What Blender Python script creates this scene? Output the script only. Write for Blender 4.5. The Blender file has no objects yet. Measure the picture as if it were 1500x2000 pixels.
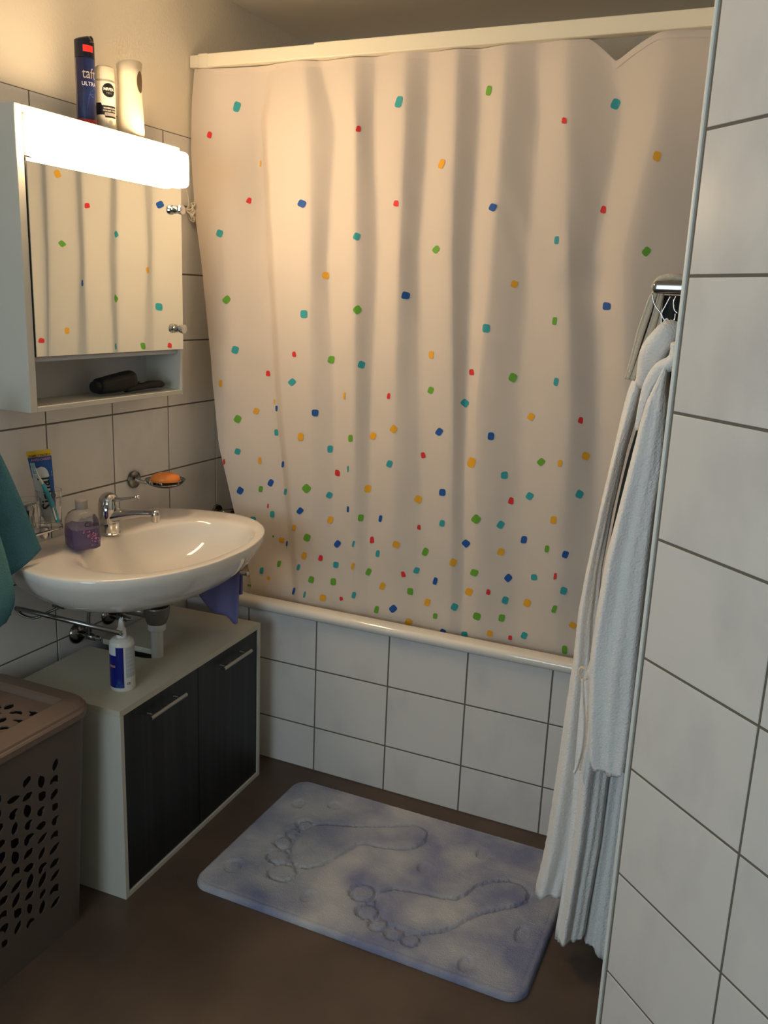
import bpy, bmesh, math, random
from mathutils import Vector, Matrix, noise
random.seed(7)
S = bpy.context.scene
COL = S.collection
R_ = math.radians

# ------------------------------------------------------------------ camera
def cam_matrix(loc, pitch, yaw, roll):
    cp, sp, s, c = math.cos(pitch), math.sin(pitch), math.sin(yaw), math.cos(yaw)
    fw = Vector((s*cp, c*cp, -sp)); r = Vector((c, -s, 0)); u = r.cross(fw)
    r2 = r*math.cos(roll)+u*math.sin(roll); u2 = -r*math.sin(roll)+u*math.cos(roll)
    m = Matrix((r2, u2, -fw)).transposed().to_4x4(); m.translation = loc
    return m
cd = bpy.data.cameras.new('camera'); camera = bpy.data.objects.new('camera', cd); COL.objects.link(camera)
camera.matrix_world = cam_matrix(Vector((1.7167, -2.2686, 1.5022)), .2386, -.4166, .0408)
cd.sensor_fit = 'HORIZONTAL'; cd.sensor_width = 36; cd.lens = 1702.8*36/1500; cd.clip_start = .02
S.camera = camera
# ------------------------------------------------------------------ light and exposure
LAMP_STRENGTH = 40.0
DAY_POWER = 28.0
S.view_settings.view_transform = 'Standard'; S.view_settings.look = 'None'
S.view_settings.gamma = 1; S.view_settings.use_curve_mapping = False
S.view_settings.exposure = 0.0
w = bpy.data.worlds.new('world'); S.world = w; w.use_nodes = True
w.node_tree.nodes['Background'].inputs[0].default_value = (.62, .78, 1, 1)
w.node_tree.nodes['Background'].inputs[1].default_value = .5
WIN = (.35, 1.45, .95, 2.05)            # window in the wall behind the camera: x0,x1,z0,z1
YF = -3.6
ld = bpy.data.lights.new('daylight', 'AREA'); lo = bpy.data.objects.new('daylight', ld); COL.objects.link(lo)
ld.shape = 'RECTANGLE'; ld.size = WIN[1]-WIN[0]; ld.size_y = WIN[3]-WIN[2]; ld.energy = DAY_POWER
ld.color = (.73, .90, 1.0)
lo.location = ((WIN[0]+WIN[1])/2, YF-.12, (WIN[2]+WIN[3])/2); lo.rotation_euler = (R_(90), 0, 0)

# ------------------------------------------------------------------ materials
def lin(h):
    h = h.lstrip('#'); v = [int(h[i:i+2], 16)/255 for i in (0, 2, 4)]
    return tuple((c/12.92 if c <= .04045 else ((c+.055)/1.055)**2.4) for c in v)+(1,)
MATS = {}
def mat(name, col, rough=.5, metal=0, bump=None, var=None, coat=0, trans=0, ior=1.45, emit=None, sss=0, rnd=0):
    """col hex; bump=(scale,strength,dist); var=(scale,colour2,lo,hi,(stretch))"""
    if name in MATS: return MATS[name]
    m = bpy.data.materials.new(name); m.use_nodes = True; nt = m.node_tree; b = nt.nodes['Principled BSDF']
    c = lin(col) if isinstance(col, str) else tuple(col)+(1,)
    b.inputs['Base Color'].default_value = c; b.inputs['Roughness'].default_value = rough; b.inputs['Metallic'].default_value = metal
    b.inputs['Coat Weight'].default_value = coat; b.inputs['Transmission Weight'].default_value = trans; b.inputs['IOR'].default_value = ior
    tc = nt.nodes.new('ShaderNodeTexCoord'); src = tc.outputs['Object']
    last = None
    if var:
        mp = nt.nodes.new('ShaderNodeMapping'); nt.links.new(src, mp.inputs[0])
        mp.inputs['Scale'].default_value = var[4] if len(var) > 4 else (1, 1, 1)
        n = nt.nodes.new('ShaderNodeTexNoise'); n.inputs['Scale'].default_value = var[0]; n.inputs['Detail'].default_value = 5
        nt.links.new(mp.outputs[0], n.inputs['Vector'])
        if rnd:
            oi = nt.nodes.new('ShaderNodeObjectInfo'); mu = nt.nodes.new('ShaderNodeMath'); mu.operation = 'MULTIPLY'; mu.inputs[1].default_value = 37
            nt.links.new(oi.outputs['Random'], mu.inputs[0])
            cx = nt.nodes.new('ShaderNodeCombineXYZ'); nt.links.new(mu.outputs[0], cx.inputs[0]); nt.links.new(mu.outputs[0], cx.inputs[1])
            nt.links.new(cx.outputs[0], mp.inputs['Location'])
        r = nt.nodes.new('ShaderNodeValToRGB'); r.color_ramp.elements[0].position = var[2]; r.color_ramp.elements[1].position = var[3]
        r.color_ramp.elements[0].color = c; r.color_ramp.elements[1].color = lin(var[1])
        nt.links.new(n.outputs['Fac'], r.inputs[0]); nt.links.new(r.outputs[0], b.inputs['Base Color'])
    if bump:
        n2 = nt.nodes.new('ShaderNodeTexNoise'); n2.inputs['Scale'].default_value = bump[0]; n2.inputs['Detail'].default_value = 4
        nt.links.new(src, n2.inputs['Vector'])
        bp = nt.nodes.new('ShaderNodeBump'); bp.inputs['Strength'].default_value = bump[1]; bp.inputs['Distance'].default_value = bump[2]
        nt.links.new(n2.outputs['Fac'], bp.inputs['Height']); nt.links.new(bp.outputs[0], b.inputs['Normal'])
    if emit:
        b.inputs['Emission Color'].default_value = tuple(emit[0])+(1,); b.inputs['Emission Strength'].default_value = emit[1]
    MATS[name] = m; return m

M_tile = mat('glazed tile', '#dad8d5', .22, var=(7, '#cdcbca', .50, .72, (1, 1, .6)), rnd=1, bump=(40, .05, .002))
M_grout = mat('grout', '#6b655c', .9, bump=(300, .3, .001))
M_plaster = mat('wall plaster', '#e6dfd0', .9, bump=(160, .45, .0025))
M_ceil = mat('ceiling paint', '#e6dfd0', .95)
M_floor = mat('brown vinyl floor', '#4c3f37', .42, var=(5, '#5c4d42', .35, .7), bump=(250, .1, .001))
M_enamel = mat('white enamel', '#e6e2da', .12, coat=.5)
M_ceramic = mat('white ceramic', '#e4dfd8', .08, coat=.6)
M_chrome = mat('chrome', '#c8c8c8', .07, 1)
M_dullchrome = mat('tarnished chrome', '#8a8a88', .18, 1)
M_steel = mat('brushed steel handle', '#a9a9a6', .3, 1)
M_white = mat('white laminate', '#c2c1b8', .4)
M_whiteint = mat('grey white cabinet interior', '#b9bcc0', .5)
M_topboard = mat('cream board', '#bdb9a8', .5, bump=(200, .05, .001))
M_black = mat('black wood grain', '#121416', .45, var=(9, '#26282a', .4, .75, (6, 6, .18)), bump=(60, .2, .001))
M_mirror = mat('mirror silvering', (.86, .90, .84), .01, 1)
M_plwhite = mat('white plastic', '#dedbd2', .35)
M_plpipe = mat('white pipe plastic', '#c9c9c6', .4)
M_blackpl = mat('black plastic', '#060607', .6)
M_basket = mat('taupe plastic', '#5c504a', .5)
M_lid = mat('brown taupe lid plastic', '#6f5d52', .45)
M_terry = mat('white terry cloth', '#eff0f0', .95, bump=(230, .8, .004))
M_teal = mat('teal terry towel', '#2f6377', .95, var=(6, '#3c7488', .35, .7), bump=(300, .9, .004))
M_teal2 = mat('light teal terry towel', '#5b9299', .95, var=(8, '#477f8c', .35, .7), bump=(300, .9, .004))
M_purple = mat('violet cloth', '#7270a0', .9, bump=(200, .5, .002))
M_glass = mat('clear glass', (1, 1, 1), .02, trans=1, ior=1.45)
M_soap = mat('orange soap', '#f08a3c', .4)
M_purliq = mat('purple liquid soap', '#6b4a90', .1, trans=.55, ior=1.35)
M_clear = mat('clear plastic', (.95, .94, .96), .05, trans=.95, ior=1.2)
M_trim = mat('white edge profile', '#e2e5e0', .35)
M_rail = mat('cream painted rail', '#e9e2cc', .45)
M_rubber = mat('black rubber', '#0a0a0a', .6)
M_gray = mat('grey trap metal', '#77736c', .35, .7)

# ------------------------------------------------------------------ helpers
def link(name, me, m, parent=None):
    o = bpy.data.objects.new(name, me); COL.objects.link(o)
    if m is not None and not me.materials: me.materials.append(m)
    if parent is not None: o.parent = parent
    return o
def obj(name, bm, m, parent=None, smooth=False, keep=False):
    bmesh.ops.recalc_face_normals(bm, faces=bm.faces) if not keep else None
    me = bpy.data.meshes.new(name); bm.to_mesh(me); bm.free()
    if smooth: me.polygons.foreach_set('use_smooth', [True]*len(me.polygons))
    return link(name, me, m, parent)
def thing(name, label, cat, loc=(0, 0, 0), rz=0, group=None):
    o = bpy.data.objects.new(name, None); COL.objects.link(o); o.location = loc; o.rotation_euler = (0, 0, rz)
    o.empty_display_size = .05
    o['label'] = label; o['category'] = cat
    if group: o['group'] = group
    return o
def struct(o): o['kind'] = 'structure'; return o
def stuff(o): o['kind'] = 'stuff'; return o
def box(x0, x1, y0, y1, z0, z1, bev=0, seg=1, bm=None):
    b = bmesh.new()
    bmesh.ops.create_cube(b, size=1)
    for v in b.verts:
        v.co = Vector((x0+(v.co.x+.5)*(x1-x0), y0+(v.co.y+.5)*(y1-y0), z0+(v.co.z+.5)*(z1-z0)))
    if bev: bmesh.ops.bevel(b, geom=list(b.edges), offset=bev, segments=seg, affect='EDGES', profile=.5)
    if bm is not None: join(bm, b); return bm
    return b
def join(bm, b):
    me = bpy.data.meshes.new('tmp'); b.to_mesh(me); b.free(); bm.from_mesh(me); bpy.data.meshes.remove(me)
def lathe(prof, n=32, center=(0, 0, 0), axis='Z', bm=None, sy=1):
    """prof: list of (r,z); r==0 closes with a point"""
    b = bmesh.new(); rings = []
    for r, z in prof:
        if r <= 1e-6: rings.append([b.verts.new((0, 0, z))])
        else: rings.append([b.verts.new((r*math.cos(2*math.pi*i/n), sy*r*math.sin(2*math.pi*i/n), z)) for i in range(n)])
    for a, c in zip(rings, rings[1:]):
        for i in range(n):
            j = (i+1) % n
            if len(a) == 1 and len(c) == 1: continue
            if len(a) == 1: b.faces.new((a[0], c[i], c[j]))
            elif len(c) == 1: b.faces.new((a[i], c[0], a[j]))
            else: b.faces.new((a[i], c[i], c[j], a[j]))
    if axis == 'X': bmesh.ops.rotate(b, verts=b.verts, cent=(0, 0, 0), matrix=Matrix.Rotation(R_(90), 3, 'Y'))
    if axis == 'Y': bmesh.ops.rotate(b, verts=b.verts, cent=(0, 0, 0), matrix=Matrix.Rotation(R_(-90), 3, 'X'))
    bmesh.ops.translate(b, verts=b.verts, vec=Vector(center))
    bmesh.ops.recalc_face_normals(b, faces=b.faces)
    if bm is not None: join(bm, b); return bm
    return b
def smoothpath(pts, sub=4):
    P = [Vector(p) for p in pts]
    if len(P) < 3: return P
    out = []
    for i in range(len(P)-1):
        p0 = P[max(i-1, 0)]; p1 = P[i]; p2 = P[i+1]; p3 = P[min(i+2, len(P)-1)]
        for k in range(sub):
            t = k/sub
            out.append(.5*((2*p1)+(-p0+p2)*t+(2*p0-5*p1+4*p2-p3)*t*t+(-p0+3*p1-3*p2+p3)*t**3))
    out.append(P[-1]); return out
def tube(pts, r, n=10, sub=0, flat=1.0, bm=None):
    """sweep; r number or list; flat scales second axis"""
    P = smoothpath(pts, sub) if sub else [Vector(p) for p in pts]
    N = len(P)
    if not isinstance(r, (int, float)):
        rr = [r[min(int(i*(len(r)-1)/(N-1)), len(r)-2)]*(1-(i*(len(r)-1)/(N-1)-min(int(i*(len(r)-1)/(N-1)), len(r)-2)))+r[min(int(i*(len(r)-1)/(N-1)), len(r)-2)+1]*(i*(len(r)-1)/(N-1)-min(int(i*(len(r)-1)/(N-1)), len(r)-2)) for i in range(N)]
    else: rr = [r]*N
    b = bmesh.new(); up = None; rings = []
    for i, p in enumerate(P):
        t = (P[min(i+1, N-1)]-P[max(i-1, 0)]).normalized()
        if up is None:
            up = Vector((0, 0, 1)) if abs(t.z) < .9 else Vector((1, 0, 0))
        s = t.cross(up).normalized(); up = s.cross(t).normalized()
        rings.append([b.verts.new(p+s*(rr[i]*math.cos(2*math.pi*k/n))+up*(rr[i]*flat*math.sin(2*math.pi*k/n))) for k in range(n)])
    for a, c in zip(rings, rings[1:]):
        for k in range(n): b.faces.new((a[k], a[(k+1) % n], c[(k+1) % n], c[k]))
    b.faces.new(rings[0][::-1]); b.faces.new(rings[-1])
    if bm is not None: join(bm, b); return bm
    return b
def prism(outer, holes, z0, z1, plane='XY', bev=0):
    """flat plate with real holes. outer/holes are 2D loops; plane XY (thickness z), YZ (thickness x), XZ (thickness y)"""
    b = bmesh.new()
    def P(u, v, t): return {'XY': (u, v, t), 'YZ': (t, u, v), 'XZ': (u, t, v)}[plane]
    edges = []; loops = []
    for L in [outer]+list(holes):
        vs = [b.verts.new(P(u, v, z0)) for u, v in L]; loops.append(vs)
        for i in range(len(vs)): edges.append(b.edges.new((vs[i], vs[(i+1) % len(vs)])))
    bmesh.ops.triangle_fill(b, use_beauty=True, use_dissolve=False, edges=edges)
    faces = list(b.faces)
    ret = bmesh.ops.extrude_face_region(b, geom=faces)
    d = Vector(P(0, 0, z1))-Vector(P(0, 0, z0))
    bmesh.ops.translate(b, verts=[g for g in ret['geom'] if isinstance(g, bmesh.types.BMVert)], vec=d)
    bmesh.ops.recalc_face_normals(b, faces=b.faces)
    return b
def rrect(x0, x1, y0, y1, r, n=6):
    out = []
    for cx, cy, a in ((x1-r, y1-r, 0), (x0+r, y1-r, 90), (x0+r, y0+r, 180), (x1-r, y0+r, 270)):
        for k in range(n+1):
            t = R_(a+90*k/n); out.append((cx+r*math.cos(t), cy+r*math.sin(t)))
    return out
def loft(rings, cap0=True, cap1=True, closed=True):
    b = bmesh.new(); vr = [[b.verts.new(p) for p in r] for r in rings]; n = len(vr[0])
    for a, c in zip(vr, vr[1:]):
        for k in range(n if closed else n-1): b.faces.new((a[k], a[(k+1) % n], c[(k+1) % n], c[k]))
    if closed and cap0: b.faces.new(vr[0][::-1])
    if closed and cap1: b.faces.new(vr[-1])
    return b
def subsurf(o, lv=1):
    m = o.modifiers.new('subdivision', 'SUBSURF'); m.levels = lv; m.render_levels = lv; return o
def solid(o, t, off=0):
    m = o.modifiers.new('thickness', 'SOLIDIFY'); m.thickness = t; m.offset = off; return o
def interp(x, xs, ys):
    if x <= xs[0]: return ys[0]
    for i in range(len(xs)-1):
        if x <= xs[i+1]: return ys[i]+(ys[i+1]-ys[i])*(x-xs[i])/(xs[i+1]-xs[i])
    return ys[-1]
def text_bm(s, size, ext=.0002, sx=1, bold=0, res=2, align='CENTER'):
    cu = bpy.data.curves.new('t', 'FONT'); cu.body = s; cu.size = size; cu.align_x = align; cu.align_y = 'CENTER'
    cu.offset = bold; cu.extrude = ext; cu.resolution_u = res
    o = bpy.data.objects.new('t', cu); COL.objects.link(o)
    bpy.context.view_layer.update()
    me = bpy.data.meshes.new_from_object(o)
    b = bmesh.new(); b.from_mesh(me)
    bpy.data.objects.remove(o); bpy.data.curves.remove(cu); bpy.data.meshes.remove(me)
    for v in b.verts: v.co.x *= sx
    return b
def wrap_text(s, size, cx, cy, r, z, ang, sx=1, bold=0, clip=None):
    """text printed round an upright cylinder, centred on direction ang"""
    b = text_bm(s, size, 0, sx, bold)
    for v in b.verts:
        a = ang+v.co.x/r; v.co = Vector((cx+(r+.0004)*math.cos(a), cy+(r+.0004)*math.sin(a), z+v.co.y))
    return b
def wrap_patch(cx, cy, r, z0, z1, a0, a1, n=16, dr=.0003, zf0=None, zf1=None):
    b = bmesh.new(); lo_ = []; hi_ = []
    for i in range(n+1):
        a = a0+(a1-a0)*i/n; R = r+dr
        za = z0 if zf0 is None else zf0(i/n); zb = z1 if zf1 is None else zf1(i/n)
        lo_.append(b.verts.new((cx+R*math.cos(a), cy+R*math.sin(a), za))); hi_.append(b.verts.new((cx+R*math.cos(a), cy+R*math.sin(a), zb)))
    for i in range(n): b.faces.new((lo_[i], lo_[i+1], hi_[i+1], hi_[i]))
    return b
def wrap_disc(cx, cy, r, z, ang, rad, n=24, dr=.0003, sx=1):
    b = bmesh.new(); vs = []
    for i in range(n):
        t = 2*math.pi*i/n; a = ang+rad*sx*math.cos(t)/r; vs.append(b.verts.new((cx+(r+dr)*math.cos(a), cy+(r+dr)*math.sin(a), z+rad*math.sin(t))))
    b.free(); b = bmesh.new(); R = 6; prev = None
    for k in range(R+1):
        f = k/R; ring = []
        for i in range(n):
            t = 2*math.pi*i/n; a = ang+rad*f*sx*math.cos(t)/r; ring.append(b.verts.new((cx+(r+dr)*math.cos(a), cy+(r+dr)*math.sin(a), z+rad*f*math.sin(t))))
            if k == 0: break
        if prev:
            for i in range(n):
                j = (i+1) % n
                if len(prev) == 1: b.faces.new((prev[0], ring[i], ring[j]))
                else: b.faces.new((prev[i], ring[i], ring[j], prev[j]))
        prev = ring
    return b
# measured control points (metres)
NODES= [(-1.6,[(0.572,0.201),(0.709,0.176),(0.808,0.141),(0.925,0.117),(1.04,0.094),(1.3,0.07),(1.55,0.044),(1.732,0.017),(1.91,0.006),(1.997,0.006),(2.054,0.006),(2.138,0.01)]),(3.2,[(0.573,0.356),(1.151,0.276),(1.618,0.23),(1.997,0.208),(2.134,0.254)]),(-0.2,[(0.586,0.394),(1.159,0.325),(1.616,0.291),(1.987,0.262),(2.129,0.291)]),(-1,[(0.598,0.454),(1.168,0.422),(1.618,0.418),(1.98,0.405),(2.121,0.386)]),(1,[(0.604,0.512),(1.173,0.498),(1.62,0.462),(1.982,0.476),(2.123,0.433)]),(-1,[(0.622,0.59),(1.182,0.577),(1.62,0.563),(1.974,0.552),(2.112,0.541)]),(1,[(0.626,0.637),(1.183,0.617),(1.623,0.624),(1.978,0.596),(2.113,0.6)]),(-1,[(0.645,0.721),(1.193,0.706),(1.622,0.7),(1.968,0.699),(2.102,0.694)]),(1,[(0.656,0.808),(1.197,0.777),(1.625,0.749),(1.971,0.757),(2.104,0.755)]),(-1,[(0.678,0.91),(1.208,0.886),(1.625,0.855),(1.962,0.846),(2.093,0.84)]),(1,[(0.681,0.946),(1.209,0.914),(1.627,0.901),(1.965,0.903),(2.095,0.896)]),(-1,[(0.692,0.989),(1.214,0.955),(1.627,0.973),(1.957,0.975),(2.085,0.972)]),(1,[(0.709,1.108),(1.223,1.076),(1.63,1.063),(1.959,1.062),(2.086,1.052)]),(-1,[(0.734,1.228),(1.237,1.215),(1.63,1.175),(1.95,1.145),(2.075,1.132)]),(1.5,[(0.746,1.323),(1.24,1.281),(1.633,1.233),(1.952,1.269),(2.075,1.245)]),(-1.2,[(0.772,1.435),(1.25,1.366),(1.633,1.318),(1.941,1.365),(2.06,1.369)])]
FLAKES= [("T",1405,20558,1607,20497,1484,20244,1311,20295),("R",590,19725,708,19681,670,19500,534,19555),("T",6743,20380,6940,20345,6874,20066,6649,20113),("R",5576,19680,5663,19665,5666,19510,5534,19520),("G",9232,20544,9393,20485,9339,20271,9176,20313),("T",12496,20109,12682,20025,12603,19813,12416,19885),("R",11320,19652,11433,19618,11443,19477,11295,19514),("Y",8070,18780,8238,18705,8142,18490,7970,18551),("Y",13665,18793,13836,18744,13785,18519,13625,18595),("Y",2055,18940,2103,18938,2109,18766,2058,18758),("R",1735,17889,1834,17856,1806,17681,1655,17737),("B",3803,17767,4050,17677,3943,17496,3696,17591),("R",6775,17711,6924,17699,6927,17528,6738,17560),("B",9594,17626,9783,17562,9704,17385,9501,17465),("R",12451,17583,12560,17549,12559,17371,12402,17405),("T",884,16929,1060,16869,998,16665,825,16732),("T",5624,16858,5782,16801,5715,16613,5537,16688),("T",11353,16795,11470,16803,11469,16597,11352,16602),("G",8078,16549,8210,16449,8068,16293,7908,16407),("G",13704,16589,13838,16484,13715,16304,13583,16432),("Y",4516,15757,4697,15729,4657,15538,4495,15568),("Y",10295,15682,10455,15620,10385,15453,10238,15506),("G",1204,14991,1316,14849,1174,14676,1025,14807),("T",3873,14624,4126,14631,4123,14408,3875,14394),("G",5787,14866,5895,14701,5754,14557,5609,14716),("B",7155,15285,7342,15238,7325,15060,7116,15073),("T",9579,14498,9796,14480,9785,14266,9581,14267),("G",11481,14758,11604,14754,11584,14548,11472,14562),("B",12728,15197,12948,15170,12955,14996,12730,14987),("T",1395,13440,1594,13393,1533,13173,1335,13227),("R",3579,13374,3698,13401,3739,13236,3578,13228),("G",4763,13324,4971,13322,4925,13102,4725,13119),("T",5858,13270,6014,13210,5971,13016,5804,13069),("Y",7979,13658,8151,13660,8146,13451,7993,13453),("R",9198,13221,9345,13251,9397,13074,9206,13070),("G",10429,13239,10623,13147,10528,12933,10345,13030),("T",11666,13181,11792,13176,11766,12952,11646,12981),("R",2415,12714,2529,12710,2556,12536,2406,12538),("T",3591,12601,3759,12491,3563,12325,3399,12439),("Y",984,12340,1088,12355,1092,12136,985,12134),("G",8054,12673,8227,12632,8161,12452,7985,12485),("R",6788,12377,6889,12393,6888,12218,6757,12209),("Y",5321,12271,5410,12297,5408,12082,5328,12081),("T",9100,12412,9291,12300,9169,12123,9006,12268),("Y",2699,11831,2761,11826,2760,11698,2701,11692),("B",2769,11637,2916,11658,2890,11479,2777,11464),("B",4314,11692,4528,11699,4503,11485,4320,11495),("Y",2094,11539,2268,11484,2195,11314,2035,11348),("Y",11041,12189,11207,12115,11110,11937,10948,12014),("R",12414,12191,12512,12176,12514,11993,12385,12043),("G",1545,11293,1724,11199,1621,10985,1431,11090),("T",2743,10884,2872,10894,2887,10693,2757,10680),("Y",3840,10942,4049,10927,4032,10699,3817,10680),("B",8437,11539,8607,11461,8478,11269,8297,11342),("B",9930,11542,10098,11539,10095,11319,9920,11327),("G",5561,11026,5727,11061,5737,10851,5570,10809),("Y",6236,11178,6437,11128,6363,10931,6165,10952),("Y",7048,11506,7197,11395,7090,11216,6884,11307),("T",4803,10611,4973,10626,4976,10417,4813,10390),("R",7865,10714,7977,10745,8052,10596,7899,10544),("Y",9409,10784,9662,10753,9570,10468,9312,10500),("T",1523,10209,1703,10163,1646,9981,1469,10018),("T",10359,10441,10545,10478,10550,10253,10368,10250),("G",11474,10987,11617,10892,11478,10726,11334,10830),("Y",11974,10995,12093,10983,12078,10799,11959,10801),("Y",12603,11278,12790,11187,12735,11011,12559,11076),("R",1099,9777,1154,9834,1182,9672,1100,9605),("Y",2257,9954,2358,9960,2364,9739,2263,9735),("B",3047,9889,3226,9928,3167,9718,3008,9680),("R",5083,9899,5253,9887,5281,9699,5067,9701),("T",5552,10075,5611,10092,5618,9902,5559,9880),("T",6904,10421,7088,10394,7011,10187,6823,10218),("B",2658,9294,2798,9221,2704,9005,2551,9093),("B",1621,8961,1806,8858,1686,8656,1510,8738),("G",2305,9028,2435,9013,2403,8814,2271,8826),("T",3169,9022,3350,9046,3259,8825,3119,8804),("G",4172,9385,4375,9242,4169,9029,3971,9188),("T",4879,9190,5038,9113,4942,8945,4787,9013),("Y",6115,9538,6324,9542,6287,9310,6106,9299),("B",8557,9736,8763,9766,8772,9561,8550,9536),("Y",7815,9447,8006,9383,7936,9170,7720,9255),("R",10647,9752,10761,9722,10761,9524,10596,9556),("T",11173,9971,11360,9910,11250,9715,11079,9785),("T",12563,10239,12725,10129,12656,9945,12488,10021),("R",2585,8454,2631,8459,2635,8320,2575,8299),("B",3930,8588,4102,8502,3927,8320,3771,8386),("T",2684,8220,2826,8240,2832,8024,2682,8019),("T",2028,7982,2215,7976,2208,7812,2005,7810),("Y",4925,8411,5093,8383,5014,8147,4847,8187),("B",5588,8830,5670,8832,5657,8636,5577,8649),("G",5977,8623,6134,8607,6111,8399,5959,8409),("B",6652,8677,6776,8682,6737,8472,6619,8466),("T",8633,8816,8791,8821,8773,8615,8590,8625),("G",9740,9185,9921,9046,9793,8856,9556,8943),("R",7898,8546,7990,8533,7991,8379,7876,8408),("T",10431,9056,10581,8975,10494,8778,10325,8860),("Y",11900,9394,12069,9411,12053,9182,11884,9184),("Y",3647,7956,3791,7952,3744,7755,3569,7726),("G",2771,7424,2825,7425,2827,7337,2772,7339),("Y",3010,7384,3209,7370,3179,7201,2984,7214),("B",3266,7286,3323,7298,3295,7104,3236,7105),("G",4140,7757,4368,7719,4282,7480,4048,7521),("B",5243,7693,5416,7607,5233,7391,5087,7490),("R",6349,7936,6468,7967,6511,7774,6339,7715),("Y",7214,7989,7416,7932,7356,7728,7148,7787),("B",9429,8337,9630,8257,9462,8046,9292,8189),("B",11077,8667,11246,8676,11229,8464,11051,8449),("T",5833,7764,5909,7769,5862,7558,5791,7580),("T",6589,7550,6724,7586,6715,7364,6573,7345),("G",8150,7893,8318,7835,8224,7602,8051,7639),("Y",4048,7119,4216,7108,4151,6864,3986,6898),("R",4669,7128,4775,7090,4759,6916,4604,6928),("T",5110,6942,5318,6961,5292,6751,5098,6744),("Y",5816,7043,5924,7060,5886,6839,5774,6827),("G",2957,6575,3089,6585,3070,6385,2948,6364),("T",2375,6277,2493,6292,2481,6075,2341,6067),("T",3869,6681,3974,6668,3918,6466,3788,6463),("R",1870,5964,1963,5951,1977,5881,1866,5895),("Y",2619,6002,2727,6018,2733,5905,2619,5884),("G",1872,5611,2027,5625,2020,5549,1863,5538),("G",6317,6943,6472,6895,6370,6672,6225,6723),("Y",9075,7739,9244,7677,9173,7452,9007,7518),("Y",10461,8241,10631,8203,10590,7996,10403,8035),("G",11800,8532,11923,8530,11910,8333,11785,8323),("B",12326,8468,12489,8441,12441,8237,12292,8280),("G",4330,6374,4516,6358,4472,6139,4258,6153),("G",5041,6383,5223,6411,5229,6179,5040,6162),("R",7457,7026,7568,7044,7635,6883,7488,6841),("T",7894,7235,8052,7200,7992,7014,7825,7046),("B",8540,7035,8667,7016,8624,6788,8481,6804),("G",9720,7514,9948,7487,9877,7290,9638,7300),("B",10781,7519,10925,7393,10791,7215,10651,7343),("T",11448,7598,11619,7633,11647,7454,11457,7425),("R",12129,7777,12202,7798,12212,7618,12115,7574),("Y",6823,6585,6985,6558,6924,6340,6743,6351),("B",3626,5801,3758,5823,3666,5563,3550,5544),("T",4131,5812,4205,5806,4158,5582,4085,5596),("G",7680,6536,7864,6545,7875,6321,7679,6323),("Y",4730,5826,4910,5810,4889,5582,4695,5612),("R",5380,5826,5489,5862,5535,5753,5401,5698),("T",5872,6118,6005,6101,5956,5885,5827,5903),("G",12190,6843,12311,6842,12258,6606,12129,6616),("T",12367,7431,12539,7389,12502,7184,12330,7209),("Y",8275,6302,8464,6304,8419,6082,8235,6067),("R",10218,6981,10318,6948,10313,6785,10187,6810),("Y",9574,6881,9809,6879,9731,6624,9487,6658),("T",9192,6357,9361,6277,9284,6070,9110,6152),("T",10695,6813,10862,6788,10822,6558,10645,6610),("G",6649,5773,6785,5784,6748,5537,6591,5533),("B",7285,5965,7429,5831,7259,5641,7110,5779),("G",8570,5895,8727,5916,8709,5737,8570,5718),("G",9887,6208,10094,6178,10054,5941,9826,6001),("G",10615,6242,10800,6248,10772,6020,10591,6020),("Y",11332,6848,11531,6824,11463,6579,11269,6628),("Y",7716,5581,7920,5493,7793,5290,7632,5362),("B",8885,5491,9054,5426,8938,5242,8787,5313),("T",9472,5456,9691,5520,9697,5301,9473,5237),("Y",10305,5715,10469,5691,10461,5513,10294,5508),("R",10935,5641,11031,5635,11047,5502,10925,5495),("T",11342,5841,11512,5816,11458,5613,11280,5636),("Y",12702,6441,12882,6348,12821,6191,12641,6267),("G",12524,5672,12666,5680,12690,5431,12553,5408)]
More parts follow.
